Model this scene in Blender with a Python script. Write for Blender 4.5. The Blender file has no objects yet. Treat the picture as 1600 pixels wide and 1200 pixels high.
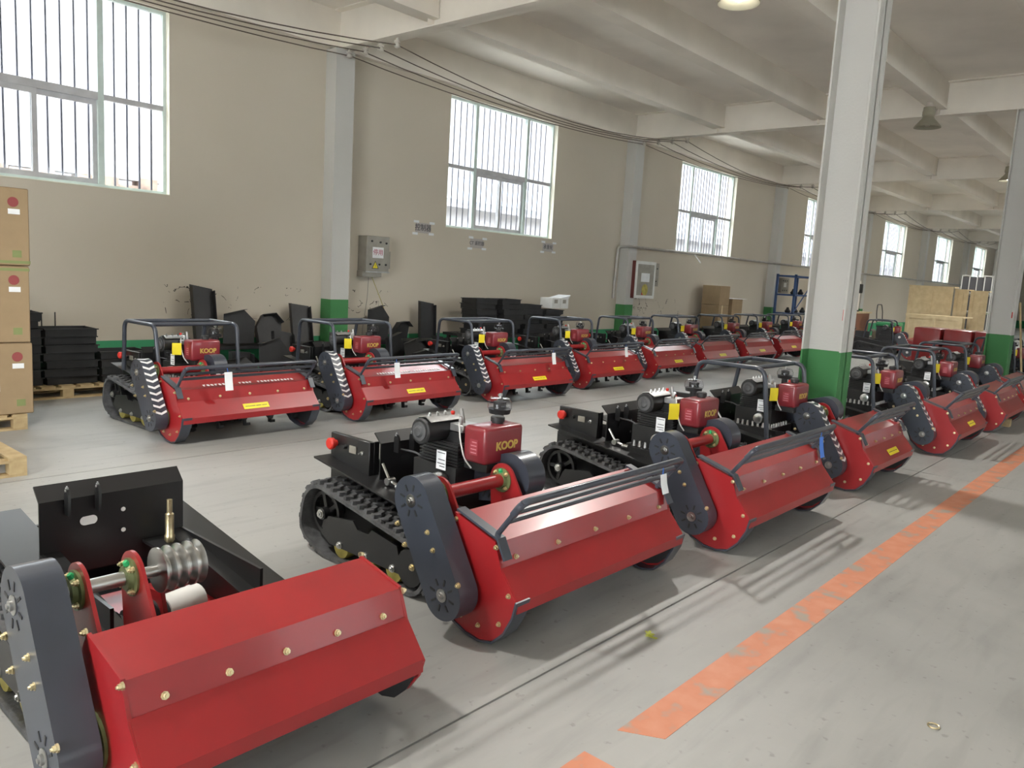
import bpy, bmesh, math, random
from mathutils import Vector, Matrix
random.seed(7)
SC = bpy.context.scene
COL = SC.collection
PI = math.pi

# ------------------------------------------------------------------ camera, world, exposure
FPX = 1233.2
YAW, PITCH, ROLL = math.radians(41.085), math.radians(7.867), math.radians(-3.295)
CAMZ = 1.6
cam = bpy.data.cameras.new('camera'); cam_o = bpy.data.objects.new('camera', cam); COL.objects.link(cam_o)
cam.sensor_fit = 'HORIZONTAL'; cam.sensor_width = 36.0; cam.lens = 36.0 * FPX / 1600.0
cam.clip_start = 0.05; cam.clip_end = 300
fw = Vector((math.cos(YAW) * math.cos(PITCH), math.sin(YAW) * math.cos(PITCH), -math.sin(PITCH)))
rt = Vector((math.sin(YAW), -math.cos(YAW), 0)); dn = fw.cross(rt)
r2 = rt * math.cos(ROLL) + dn * math.sin(ROLL); d2 = dn * math.cos(ROLL) - rt * math.sin(ROLL)
mw = Matrix((( r2.x, -d2.x, -fw.x, 0), (r2.y, -d2.y, -fw.y, 0), (r2.z, -d2.z, -fw.z, CAMZ), (0, 0, 0, 1)))
cam_o.matrix_world = mw
SC.camera = cam_o

W = bpy.data.worlds.new('overcast_sky'); SC.world = W; W.use_nodes = True
wb = W.node_tree.nodes['Background']; wb.inputs[0].default_value = (0.93, 0.97, 1.0, 1); wb.inputs[1].default_value = 9.0
SC.view_settings.view_transform = 'Standard'; SC.view_settings.look = 'None'
SC.view_settings.gamma = 1.0; SC.view_settings.use_curve_mapping = False
SC.view_settings.exposure = 0.68
SC.cycles.use_denoising = True
SC.cycles.max_bounces = 8; SC.cycles.diffuse_bounces = 5; SC.cycles.transparent_max_bounces = 12
SC.cycles.sample_clamp_indirect = 6.0

LAMP_POWER = 330.0

# ------------------------------------------------------------------ materials
def mat(name, col, rough=0.5, metal=0.0, var=0.0, vscale=3.0, bump=0.0, bscale=60.0, spec=0.5, coat=0.0, col2=None, detail=4.0):
    m = bpy.data.materials.new(name); m.use_nodes = True
    nt = m.node_tree; b = nt.nodes['Principled BSDF']
    b.inputs['Base Color'].default_value = (*col, 1); b.inputs['Roughness'].default_value = rough
    b.inputs['Metallic'].default_value = metal; b.inputs['Specular IOR Level'].default_value = spec
    b.inputs['Coat Weight'].default_value = coat; b.inputs['Coat Roughness'].default_value = 0.12
    tc = None
    if var > 0 or bump > 0:
        tc = nt.nodes.new('ShaderNodeTexCoord')
    if var > 0:
        n = nt.nodes.new('ShaderNodeTexNoise'); n.inputs['Scale'].default_value = vscale; n.inputs['Detail'].default_value = detail
        nt.links.new(tc.outputs['Object'], n.inputs['Vector'])
        mx = nt.nodes.new('ShaderNodeMix'); mx.data_type = 'RGBA'
        c2 = col2 if col2 else tuple(max(0, c * (1 - var)) for c in col)
        c1 = col if col2 else tuple(min(1, c * (1 + var)) for c in col)
        mx.inputs[6].default_value = (*c1, 1); mx.inputs[7].default_value = (*c2, 1)
        rp = nt.nodes.new('ShaderNodeMapRange'); rp.inputs[1].default_value = 0.35; rp.inputs[2].default_value = 0.65
        nt.links.new(n.outputs['Fac'], rp.inputs[0]); nt.links.new(rp.outputs[0], mx.inputs[0])
        nt.links.new(mx.outputs[2], b.inputs['Base Color'])
    if bump > 0:
        n2 = nt.nodes.new('ShaderNodeTexNoise'); n2.inputs['Scale'].default_value = bscale; n2.inputs['Detail'].default_value = 3
        nt.links.new(tc.outputs['Object'], n2.inputs['Vector'])
        bp = nt.nodes.new('ShaderNodeBump'); bp.inputs['Strength'].default_value = bump; bp.inputs['Distance'].default_value = 0.01
        nt.links.new(n2.outputs['Fac'], bp.inputs['Height']); nt.links.new(bp.outputs[0], b.inputs['Normal'])
    return m

def emis(name, col, s):
    m = bpy.data.materials.new(name); m.use_nodes = True
    b = m.node_tree.nodes['Principled BSDF']
    b.inputs['Base Color'].default_value = (*col, 1)
    b.inputs['Emission Color'].default_value = (*col, 1); b.inputs['Emission Strength'].default_value = s
    return m

M = {}
M['red'] = mat('red_paint', (0.31, 0.014, 0.017), 0.36, 0, 0.10, 2.5, 0.02, 200, coat=0.22)
M['red_tank'] = mat('tank_red', (0.21, 0.018, 0.026), 0.33, 0, 0.08, 4, coat=0.3)
M['navy'] = mat('slate_paint', (0.045, 0.052, 0.07), 0.36, 0.0, 0.12, 4, coat=0.3)
M['black'] = mat('black_paint', (0.012, 0.012, 0.013), 0.38, 0.0, 0.2, 4, coat=0.2)
M['blackmatte'] = mat('black_sheet', (0.02, 0.02, 0.021), 0.5, 0.0, 0.25, 5)
M['rubber'] = mat('track_rubber', (0.085, 0.086, 0.09), 0.62, 0, 0.35, 14, 0.25, 90)
M['steel'] = mat('bare_steel', (0.55, 0.55, 0.54), 0.28, 1.0, 0.1, 8)
M['alu'] = mat('cast_aluminium', (0.5, 0.5, 0.5), 0.42, 0.85, 0.15, 14, 0.2, 120)
M['brass'] = mat('zinc_yellow', (0.66, 0.56, 0.34), 0.33, 0.85, 0.15, 20)
M['olive'] = mat('bearing_primer', (0.16, 0.19, 0.08), 0.4, 0.3, 0.3, 18)
M['green_nub'] = mat('grease_cap', (0.03, 0.45, 0.16), 0.4)
M['yellow_wheel'] = mat('yellow_zinc', (0.45, 0.38, 0.1), 0.4, 0.6, 0.2, 12)
M['button'] = mat('red_button', (0.62, 0.03, 0.02), 0.35)
M['white'] = mat('white_plastic', (0.78, 0.78, 0.76), 0.5, 0, 0.05, 6)
M['paper'] = mat('white_paper', (0.82, 0.84, 0.86), 0.7, 0, 0.04, 8)
M['bluepaper'] = mat('blue_film', (0.05, 0.2, 0.72), 0.4)
M['print'] = mat('dark_print', (0.04, 0.045, 0.06), 0.6)
M['gold'] = mat('gold_print', (0.6, 0.42, 0.1), 0.4, 0.2)
M['yellow'] = mat('yellow_sticker', (0.85, 0.70, 0.02), 0.45, 0, 0.04, 8)
M['whitepaint'] = mat('white_decal', (0.8, 0.8, 0.8), 0.45)
M['redprint'] = mat('red_print', (0.42, 0.03, 0.1), 0.6)
M['clear'] = None
M['wall'] = None
M['ceil'] = mat('ceiling_paint', (0.88, 0.83, 0.76), 0.85, 0, 0.06, 0.9, 0.03, 30)
M['beam'] = mat('beam_paint', (0.86, 0.81, 0.73), 0.75, 0, 0.05, 1.2, 0.03, 40)
M['ply'] = mat('plywood', (0.70, 0.57, 0.36), 0.7, 0, 0.12, 6, col2=(0.60, 0.47, 0.28))
M['pine'] = mat('pallet_pine', (0.52, 0.40, 0.22), 0.8, 0, 0.2, 9, 0.1, 60, col2=(0.40, 0.29, 0.15))
M['card'] = mat('cardboard', (0.33, 0.235, 0.135), 0.8, 0, 0.06, 5)
M['tape'] = mat('green_strap', (0.22, 0.26, 0.10), 0.5)
M['tank_label'] = mat('tank_label', (0.30, 0.035, 0.05), 0.45)
M['pinkprint'] = mat('pink_print', (0.55, 0.22, 0.25), 0.5)
M['stain_red'] = mat('red_round_mark', (0.28, 0.06, 0.06), 0.7)
M['boxgrey'] = mat('stainless_panel', (0.33, 0.31, 0.27), 0.42, 0.35, 0.1, 6)
M['frame_g'] = mat('window_frame_paint', (0.62, 0.72, 0.69), 0.5, 0, 0.08, 5)
M['frame_d'] = mat('transom_paint', (0.52, 0.52, 0.54), 0.5, 0, 0.1, 5)
M['bar'] = mat('window_bar', (0.08, 0.08, 0.11), 0.5)
M['reveal'] = mat('reveal_paint', (0.80, 0.77, 0.66), 0.8)
M['pipe'] = mat('galvanised_pipe', (0.45, 0.43, 0.40), 0.45, 0.4, 0.1, 5)
M['wire'] = mat('wire_sheath', (0.14, 0.11, 0.09), 0.6)
M['porcelain'] = mat('insulator', (0.6, 0.56, 0.5), 0.35)
M['rack_blue'] = mat('rack_blue', (0.035, 0.085, 0.22), 0.45)
M['maroon'] = mat('maroon_cabinet', (0.16, 0.035, 0.03), 0.4)
M['lampshade'] = mat('lamp_aluminium', (0.36, 0.34, 0.26), 0.45, 0.1)
M['brown'] = mat('brown_board', (0.22, 0.09, 0.05), 0.5)
M['greenplastic'] = mat('green_lid', (0.03, 0.25, 0.09), 0.45)
M['orangeyellow'] = mat('amber_housing', (0.55, 0.3, 0.03), 0.45)
M['bluegrey'] = mat('grey_hose', (0.10, 0.10, 0.11), 0.5)
M['leaf'] = mat('yellow_leaf', (0.4, 0.42, 0.06), 0.7)
M['bulb'] = emis('lamp_glow', (1.0, 0.97, 0.9), 25.0)
M['plaster_out'] = mat('outside_plaster', (0.30, 0.29, 0.31), 0.9, 0, 0.05, 0.6)
M['brick_out'] = mat('outside_rubble', (0.20, 0.145, 0.12), 0.9, 0, 0.3, 4, 0.3, 20)
M['roof_out'] = mat('outside_roof', (0.15, 0.165, 0.19), 0.7, 0, 0.1, 2)
M['sky_block_out'] = mat('sky_block_grey', (0.25, 0.25, 0.27), 0.9, 0, 0.04, 0.3)  # dull grey for the added block that dims the sky
M['ground_out'] = mat('outside_ground', (0.45, 0.44, 0.42), 0.9)

def glass_mat(name, tint, gloss):
    m = bpy.data.materials.new(name); m.use_nodes = True; nt = m.node_tree
    nt.nodes.remove(nt.nodes['Principled BSDF'])
    out = nt.nodes['Material Output']
    t = nt.nodes.new('ShaderNodeBsdfTransparent'); t.inputs[0].default_value = (*tint, 1)
    g = nt.nodes.new('ShaderNodeBsdfGlossy'); g.inputs['Roughness'].default_value = 0.05
    lw = nt.nodes.new('ShaderNodeLayerWeight'); lw.inputs[0].default_value = 0.5
    pw = nt.nodes.new('ShaderNodeMath'); pw.operation = 'POWER'; pw.inputs[1].default_value = 4.0; nt.links.new(lw.outputs['Facing'], pw.inputs[0])
    ma = nt.nodes.new('ShaderNodeMath'); ma.operation = 'MULTIPLY_ADD'; ma.inputs[1].default_value = gloss; ma.inputs[2].default_value = 0.03; nt.links.new(pw.outputs[0], ma.inputs[0])
    mx = nt.nodes.new('ShaderNodeMixShader')
    nt.links.new(ma.outputs[0], mx.inputs[0]); nt.links.new(t.outputs[0], mx.inputs[1]); nt.links.new(g.outputs[0], mx.inputs[2])
    nt.links.new(mx.outputs[0], out.inputs[0])
    return m
M['glass'] = glass_mat('window_glass', (0.96, 0.98, 0.98), 0.25)
M['clear'] = glass_mat('clear_bowl', (0.92, 0.92, 0.94), 0.9)

def band_mat(name, low, high, zsplit, stains=False, bump=0.05):
    """painted wall: one paint below zsplit, another above; dark peeled scribbles where stains"""
    m = bpy.data.materials.new(name); m.use_nodes = True; nt = m.node_tree; b = nt.nodes['Principled BSDF']
    b.inputs['Roughness'].default_value = 0.72
    g = nt.nodes.new('ShaderNodeNewGeometry'); sx = nt.nodes.new('ShaderNodeSeparateXYZ')
    nt.links.new(g.outputs['Position'], sx.inputs[0])
    n = nt.nodes.new('ShaderNodeTexNoise'); n.inputs['Scale'].default_value = 0.8; n.inputs['Detail'].default_value = 5
    nt.links.new(g.outputs['Position'], n.inputs['Vector'])
    hi = nt.nodes.new('ShaderNodeMix'); hi.data_type = 'RGBA'
    hi.inputs[6].default_value = (*[c * 0.94 for c in high], 1); hi.inputs[7].default_value = (*[min(1, c * 1.05) for c in high], 1)
    nt.links.new(n.outputs['Fac'], hi.inputs[0])
    gt = nt.nodes.new('ShaderNodeMath'); gt.operation = 'GREATER_THAN'; gt.inputs[1].default_value = zsplit
    nt.links.new(sx.outputs['Z'], gt.inputs[0])
    mx = nt.nodes.new('ShaderNodeMix'); mx.data_type = 'RGBA'; mx.inputs[6].default_value = (*low, 1)
    nt.links.new(gt.outputs[0], mx.inputs[0]); nt.links.new(hi.outputs[2], mx.inputs[7])
    last = mx.outputs[2]
    if stains:
        sc = nt.nodes.new('ShaderNodeTexNoise'); sc.inputs['Scale'].default_value = 2.6; sc.inputs['Detail'].default_value = 3; sc.inputs['Distortion'].default_value = 0.6
        nt.links.new(g.outputs['Position'], sc.inputs['Vector'])
        d = nt.nodes.new('ShaderNodeMath'); d.operation = 'SUBTRACT'; d.inputs[1].default_value = 0.5; nt.links.new(sc.outputs['Fac'], d.inputs[0])
        a = nt.nodes.new('ShaderNodeMath'); a.operation = 'ABSOLUTE'; nt.links.new(d.outputs[0], a.inputs[0])
        lt = nt.nodes.new('ShaderNodeMath'); lt.operation = 'LESS_THAN'; lt.inputs[1].default_value = 0.007; nt.links.new(a.outputs[0], lt.inputs[0])
        br = nt.nodes.new('ShaderNodeTexNoise'); br.inputs['Scale'].default_value = 9; br.inputs['Detail'].default_value = 3
        nt.links.new(g.outputs['Position'], br.inputs['Vector'])
        bg = nt.nodes.new('ShaderNodeMath'); bg.operation = 'GREATER_THAN'; bg.inputs[1].default_value = 0.5; nt.links.new(br.outputs['Fac'], bg.inputs[0])
        zr = nt.nodes.new('ShaderNodeMath'); zr.operation = 'COMPARE'; zr.inputs[1].default_value = 0.98; zr.inputs[2].default_value = 0.24
        nt.links.new(sx.outputs['Z'], zr.inputs[0])
        # patches: peeled places near the columns
        pm = None
        for (cx, hw) in ((5.9, 1.15), (8.1, 0.45), (16.9, 1.2)):
            c = nt.nodes.new('ShaderNodeMath'); c.operation = 'COMPARE'; c.inputs[1].default_value = cx; c.inputs[2].default_value = hw
            nt.links.new(sx.outputs['X'], c.inputs[0])
            if pm is None: pm = c.outputs[0]
            else:
                ad = nt.nodes.new('ShaderNodeMath'); ad.operation = 'ADD'; nt.links.new(pm, ad.inputs[0]); nt.links.new(c.outputs[0], ad.inputs[1]); pm = ad.outputs[0]
        cur = lt.outputs[0]
        for o in (bg.outputs[0], zr.outputs[0], pm):
            mu = nt.nodes.new('ShaderNodeMath'); mu.operation = 'MULTIPLY'; nt.links.new(cur, mu.inputs[0]); nt.links.new(o, mu.inputs[1]); cur = mu.outputs[0]
        m2 = nt.nodes.new('ShaderNodeMix'); m2.data_type = 'RGBA'; m2.inputs[7].default_value = (0.07, 0.06, 0.05, 1)
        nt.links.new(cur, m2.inputs[0]); nt.links.new(last, m2.inputs[6]); last = m2.outputs[2]
    nt.links.new(last, b.inputs['Base Color'])
    n2 = nt.nodes.new('ShaderNodeTexNoise'); n2.inputs['Scale'].default_value = 45; nt.links.new(g.outputs['Position'], n2.inputs['Vector'])
    bp = nt.nodes.new('ShaderNodeBump'); bp.inputs['Strength'].default_value = bump; bp.inputs['Distance'].default_value = 0.01
    nt.links.new(n2.outputs['Fac'], bp.inputs['Height']); nt.links.new(bp.outputs[0], b.inputs['Normal'])
    return m
M['wall'] = band_mat('wall_paint', (0.05, 0.33, 0.15), (0.625, 0.565, 0.47), 0.50, True)
M['column'] = band_mat('column_paint', (0.06, 0.24, 0.08), (0.62, 0.61, 0.58), 1.075, False, 0.25)

def floor_mat():
    m = bpy.data.materials.new('concrete_floor'); m.use_nodes = True; nt = m.node_tree; b = nt.nodes['Principled BSDF']
    g = nt.nodes.new('ShaderNodeNewGeometry')
    def noise(s, det, dist=0.0, vec=None):
        n = nt.nodes.new('ShaderNodeTexNoise'); n.inputs['Scale'].default_value = s; n.inputs['Detail'].default_value = det; n.inputs['Distortion'].default_value = dist
        nt.links.new(vec or g.outputs['Position'], n.inputs['Vector']); return n
    def ramp(src, stops):
        r = nt.nodes.new('ShaderNodeValToRGB'); e = r.color_ramp.elements
        e[0].position, e[0].color = stops[0][0], (*stops[0][1], 1); e[1].position, e[1].color = stops[-1][0], (*stops[-1][1], 1)
        for p, c in stops[1:-1]:
            k = e.new(p); k.color = (*c, 1)
        nt.links.new(src, r.inputs[0]); return r
    n1 = noise(0.55, 6, 0.4)
    base = ramp(n1.outputs['Fac'], [(0.3, (0.275, 0.275, 0.262)), (0.52, (0.365, 0.362, 0.345)), (0.75, (0.41, 0.405, 0.385))])
    mp = nt.nodes.new('ShaderNodeMapping'); mp.inputs['Scale'].default_value = (0.7, 4.5, 1); nt.links.new(g.outputs['Position'], mp.inputs[0])
    n2 = noise(2.2, 8, 0.3, mp.outputs[0])
    st = ramp(n2.outputs['Fac'], [(0.28, (0.80, 0.80, 0.80)), (0.5, (1, 1, 1)), (0.8, (1.0, 1.0, 1.0))])
    mu = nt.nodes.new('ShaderNodeMix'); mu.data_type = 'RGBA'; mu.blend_type = 'MULTIPLY'; mu.inputs[0].default_value = 0.8
    nt.links.new(base.outputs[0], mu.inputs[6]); nt.links.new(st.outputs[0], mu.inputs[7])
    n3 = noise(22, 5)
    sp = ramp(n3.outputs['Fac'], [(0.28, (0.62, 0.61, 0.59)), (0.36, (1, 1, 1)), (0.9, (1.0, 1.0, 1.0))])
    mu2 = nt.nodes.new('ShaderNodeMix'); mu2.data_type = 'RGBA'; mu2.blend_type = 'MULTIPLY'; mu2.inputs[0].default_value = 0.6
    nt.links.new(mu.outputs[2], mu2.inputs[6]); nt.links.new(sp.outputs[0], mu2.inputs[7])
    nt.links.new(mu2.outputs[2], b.inputs['Base Color'])
    rr = nt.nodes.new('ShaderNodeMapRange'); rr.inputs[3].default_value = 0.38; rr.inputs[4].default_value = 0.62
    nt.links.new(n2.outputs['Fac'], rr.inputs[0]); nt.links.new(rr.outputs[0], b.inputs['Roughness'])
    bp = nt.nodes.new('ShaderNodeBump'); bp.inputs['Strength'].default_value = 0.06; bp.inputs['Distance'].default_value = 0.01
    nt.links.new(n3.outputs['Fac'], bp.inputs['Height']); nt.links.new(bp.outputs[0], b.inputs['Normal'])
    return m
M['floor'] = floor_mat()

def line_mat():
    m = bpy.data.materials.new('worn_orange_paint'); m.use_nodes = True; nt = m.node_tree; b = nt.nodes['Principled BSDF']
    g = nt.nodes.new('ShaderNodeNewGeometry')
    n = nt.nodes.new('ShaderNodeTexNoise'); n.inputs['Scale'].default_value = 7; n.inputs['Detail'].default_value = 8; nt.links.new(g.outputs['Position'], n.inputs['Vector'])
    r = nt.nodes.new('ShaderNodeValToRGB'); e = r.color_ramp.elements
    e[0].position = 0.34; e[0].color = (0.36, 0.31, 0.26, 1); e[1].position = 0.46; e[1].color = (0.62, 0.235, 0.13, 1)
    k = e.new(0.7); k.color = (0.66, 0.29, 0.18, 1)
    nt.links.new(n.outputs['Fac'], r.inputs[0]); nt.links.new(r.outputs[0], b.inputs['Base Color'])
    b.inputs['Roughness'].default_value = 0.6
    return m
M['line'] = line_mat()

# ------------------------------------------------------------------ mesh helpers
class MB:
    def __init__(s): s.v = []; s.f = []
    def add(s, vs, fs):
        k = len(s.v); s.v += [tuple(v) for v in vs]; s.f += [tuple(i + k for i in f) for f in fs]; return s
    def box(s, x0, x1, y0, y1, z0, z1):
        return s.add([(x0,y0,z0),(x1,y0,z0),(x1,y1,z0),(x0,y1,z0),(x0,y0,z1),(x1,y0,z1),(x1,y1,z1),(x0,y1,z1)],
                     [(0,3,2,1),(4,5,6,7),(0,1,5,4),(1,2,6,5),(2,3,7,6),(3,0,4,7)])
    def obox(s, c, ax, ay, az):
        c = Vector(c); ax, ay, az = Vector(ax), Vector(ay), Vector(az)
        vs = [c + ax * i + ay * j + az * k for k in (-1, 1) for j in (-1, 1) for i in (-1, 1)]
        return s.add(vs, [(0,2,3,1),(4,5,7,6),(0,1,5,4),(1,3,7,5),(3,2,6,7),(2,0,4,6)])
    def prism(s, poly, a0, a1, axis='x'):
        """poly of (u,v); axis x -> (y,z), axis y -> (x,z), axis z -> (x,y)"""
        n = len(poly)
        def P(u, v, a): return (a, u, v) if axis == 'x' else ((u, a, v) if axis == 'y' else (u, v, a))
        vs = [P(u, v, a0) for u, v in poly] + [P(u, v, a1) for u, v in poly]
        fs = [tuple(range(n)), tuple(range(2 * n - 1, n - 1, -1))] + [(i, i + n, (i + 1) % n + n, (i + 1) % n) for i in range(n)]
        return s.add(vs, fs)
    def cyl(s, p0, p1, r0, r1=None, n=16, caps=True):
        r1 = r0 if r1 is None else r1
        p0, p1 = Vector(p0), Vector(p1); d = (p1 - p0).normalized()
        u = d.orthogonal().normalized(); w = d.cross(u)
        vs = []
        for p, r in ((p0, r0), (p1, r1)):
            for i in range(n):
                a = 2 * PI * i / n; vs.append(p + u * (r * math.cos(a)) + w * (r * math.sin(a)))
        fs = [(i, (i + 1) % n, (i + 1) % n + n, i + n) for i in range(n)]
        if caps: fs += [tuple(range(n - 1, -1, -1)), tuple(range(n, 2 * n))]
        return s.add(vs, fs)
    def lathe(s, prof, p0, d, n=20):
        """prof: list of (along, radius) turned about the line p0 + d"""
        p0 = Vector(p0); d = Vector(d).normalized(); u = d.orthogonal().normalized(); w = d.cross(u)
        vs = []; m = len(prof)
        for a, r in prof:
            for i in range(n):
                t = 2 * PI * i / n; vs.append(p0 + d * a + u * (r * math.cos(t)) + w * (r * math.sin(t)))
        fs = [(j * n + i, j * n + (i + 1) % n, (j + 1) * n + (i + 1) % n, (j + 1) * n + i) for j in range(m - 1) for i in range(n)]
        fs += [tuple(range(n - 1, -1, -1)), tuple(range((m - 1) * n, m * n))]
        return s.add(vs, fs)
    def tube(s, pts, r, n=8, bend=0.0, seg=5):
        pts = [Vector(p) for p in pts]
        if bend > 0 and len(pts) > 2:
            q = [pts[0]]
            for a, b, c in zip(pts, pts[1:], pts[2:]):
                la, lc = (a - b).length, (c - b).length; t = min(bend, la * .49, lc * .49)
                A = b + (a - b).normalized() * t; C = b + (c - b).normalized() * t
                for i in range(seg + 1):
                    k = i / seg; q.append(A * (1 - k) ** 2 + b * (2 * k * (1 - k)) + C * k * k)
            q.append(pts[-1]); pts = q
        rings = []; u = None
        for i, p in enumerate(pts):
            d = (pts[min(i + 1, len(pts) - 1)] - pts[max(i - 1, 0)]).normalized()
            u = (d.orthogonal() if u is None else (u - d * u.dot(d))).normalized(); w = d.cross(u)
            rings.append([p + u * (r * math.cos(2 * PI * j / n)) + w * (r * math.sin(2 * PI * j / n)) for j in range(n)])
        vs = [v for ring in rings for v in ring]; m = len(rings)
        fs = [(i * n + j, i * n + (j + 1) % n, (i + 1) * n + (j + 1) % n, (i + 1) * n + j) for i in range(m - 1) for j in range(n)]
        fs += [tuple(range(n - 1, -1, -1)), tuple(range((m - 1) * n, m * n))]
        return s.add(vs, fs)
    def sheet(s, prof, a0, a1, t, axis='x'):
        """folded sheet: polyline prof swept along axis with thickness t (to its left side)"""
        P = [Vector((u, v)) for u, v in prof]; off = []
        for i, p in enumerate(P):
            d1 = (P[i] - P[i - 1]).normalized() if i else None
            d2_ = (P[i + 1] - P[i]).normalized() if i < len(P) - 1 else None
            d = ((d1 or d2_) + (d2_ or d1)).normalized(); nrm = Vector((-d.y, d.x))
            k = max(0.4, nrm.dot(Vector((-(d1 or d2_).y, (d1 or d2_).x)))); off.append(p + nrm * (t / k))
        return s.prism([tuple(p) for p in P] + [tuple(p) for p in reversed(off)], a0, a1, axis)
    def bevel(s, w, seg=2):
        bm = bmesh.new(); s._fill(bm); bmesh.ops.bevel(bm, geom=list(bm.edges), offset=w, segments=seg, profile=0.5, affect='EDGES')
        s.v = [tuple(v.co) for v in bm.verts]; bm.verts.index_update(); s.f = [tuple(v.index for v in f.verts) for f in bm.faces]; bm.free(); return s
    def _fill(s, bm):
        vs = [bm.verts.new(v) for v in s.v]
        for f in s.f:
            try: bm.faces.new([vs[i] for i in f])
            except ValueError: pass
    def mesh(s, name, m, ang=38):
        bm = bmesh.new(); s._fill(bm); bmesh.ops.recalc_face_normals(bm, faces=bm.faces)
        lim = math.radians(ang)
        for e in bm.edges:
            if len(e.link_faces) == 2 and e.calc_face_angle(0) > lim: e.smooth = False
        for f in bm.faces: f.smooth = True
        me = bpy.data.meshes.new(name); bm.to_mesh(me); bm.free()
        if m: me.materials.append(M[m] if isinstance(m, str) else m)
        return me

def tag(o, label=None, cat=None, group=None, kind=None):
    if label: o['label'] = label
    if cat: o['category'] = cat
    if group: o['group'] = group
    if kind: o['kind'] = kind
    return o
def link(o, parent=None, loc=None, rot=None):
    COL.objects.link(o)
    if parent is not None: o.parent = parent
    if loc: o.location = loc
    if rot: o.rotation_euler = rot
    return o
def obj(name, mb, m, parent=None, loc=None, rot=None):
    return link(bpy.data.objects.new(name, mb.mesh(name, m)), parent, loc, rot)
def empty(name, loc=(0, 0, 0), rz=0.0, parent=None):
    o = bpy.data.objects.new(name, None); o.empty_display_size = 0.1
    return link(o, parent, loc, (0, 0, rz))
CACHE = {}
def part(name, key, fn, m, parent, loc=None, rot=None):
    """a part whose mesh data is shared by every thing that asks for the same key"""
    if key not in CACHE: CACHE[key] = fn().mesh(name, m)
    return link(bpy.data.objects.new(name, CACHE[key]), parent, loc, rot)
def text_mesh(key, body, size, m, depth=0.001):
    if key in CACHE: return CACHE[key]
    cu = bpy.data.curves.new('lettering', 'FONT'); cu.body = body; cu.size = size; cu.align_x = 'CENTER'; cu.align_y = 'CENTER'; cu.extrude = depth; cu.offset = 0.0022 if m == 'gold' else 0.0
    o = bpy.data.objects.new('lettering', cu); COL.objects.link(o)
    dg = bpy.context.evaluated_depsgraph_get(); me = bpy.data.meshes.new_from_object(o.evaluated_get(dg))
    bpy.data.objects.remove(o); me.materials.clear(); me.materials.append(M[m]); CACHE[key] = me
    return me
def text(name, body, size, m, parent, loc, rot, key=None):
    return link(bpy.data.objects.new(name, text_mesh(key or body + str(size) + m, body, size, m)), parent, loc, rot)

# ------------------------------------------------------------------ the hall
WY = 10.25          # inner face of the window wall
CEIL = 5.28
X0, X1 = -9.0, 62.0
YR = -13.0
GRID = [7.35 + 8.02 * i for i in range(-1, 7)]
PURL = [8.12, 6.05, 3.98, 1.91, -0.16, -2.3, -4.4, -6.45, -8.5, -10.6]
WZ0, WZ1 = 2.36, 4.62
WIN = [(-6.2, -3.2), (1.83, 4.84), (9.74, 12.72), (17.66, 20.70), (25.78, 28.80), (33.90, 36.95), (41.93, 44.97), (49.95, 52.97)]

# floor: base and slabs with sawn joints
fl = obj('floor', MB().box(X0, X1, YR, WY + .3, -0.2, -0.012), 'floor'); tag(fl, 'pale worn concrete hall floor with sawn joints', kind='structure')
xs = [X0] + [-0.05 + 8.0 * i for i in range(0, 8)] + [X1]; ys = [YR, -6.3, -2.25, 1.84, 6.0, WY + .02]
for i in range(len(xs) - 1):
    for j in range(len(ys) - 1):
        g = 0.005
        obj('slab', MB().box(xs[i] + g, xs[i + 1] - g, ys[j] + g, ys[j + 1] - g, -0.012, 0.0), 'floor', fl)
# painted line on the floor
ln = empty('floor_line', (0, 0, 0)); tag(ln, 'worn orange painted line running along the concrete aisle', 'floor line')
def line_piece(a, b):
    n = 26; mb = MB(); pts = []
    L = [(a + (b - a) * i / n) for i in range(n + 1)]
    top = [(x, 1.41 + random.uniform(-.005, .005)) for x in L]; bot = [(x, 1.245 + random.uniform(-.006, .006)) for x in L]
    bot[0] = (a + .06, 1.25); top[0] = (a - .02, 1.40)
    mb.prism(bot + top[::-1], 0.0, 0.0012, 'z'); return mb
obj('paint_strip', line_piece(2.31, 40.0), 'line', ln)
obj('paint_strip', line_piece(-6.0, 2.10), 'line', ln)

# window wall with holes
def wall_with_holes(y0, y1):
    mb = MB(); xe = [X0] + [e for w in WIN for e in w] + [X1]
    mb.box(X0, X1, y0, y1, -.2, WZ0); mb.box(X0, X1, y0, y1, WZ1, CEIL + .1)
    for i in range(0, len(xe), 2):
        mb.box(xe[i], xe[i + 1], y0, y1, WZ0, WZ1)
    return mb
tag(obj('wall_left', wall_with_holes(WY, WY + .3), 'wall'), kind='structure')
tag(obj('wall_right', wall_with_holes(YR - .3, YR), 'wall'), kind='structure')
tag(obj('wall_far', MB().box(X1, X1 + .3, YR - .3, WY + .3, -.2, CEIL + .1), 'wall'), kind='structure')
nw = MB(); nw.box(X0 - .3, X0, YR - .3, -3.2, -.2, CEIL + .1); nw.box(X0 - .3, X0, 3.2, WY + .3, -.2, CEIL + .1); nw.box(X0 - .3, X0, -3.2, 3.2, 4.2, CEIL + .1)
tag(obj('wall_near', nw, 'wall'), kind='structure')
ce = obj('ceiling', MB().box(X0 - .3, X1 + .3, YR - .3, WY + .3, CEIL, CEIL + .15), 'ceil'); tag(ce, kind='structure')
k = 1
def trim(mb, m):
    global k
    o = obj('trim_%d' % k, mb, m); k += 1; return tag(o, kind='structure')
trim(MB().box(X0, X1, WY - .11, WY, 4.75, CEIL), 'beam')           # edge beam over the windows
trim(MB().box(X0, X1, YR, YR + .11, 4.75, CEIL), 'beam')
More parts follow.
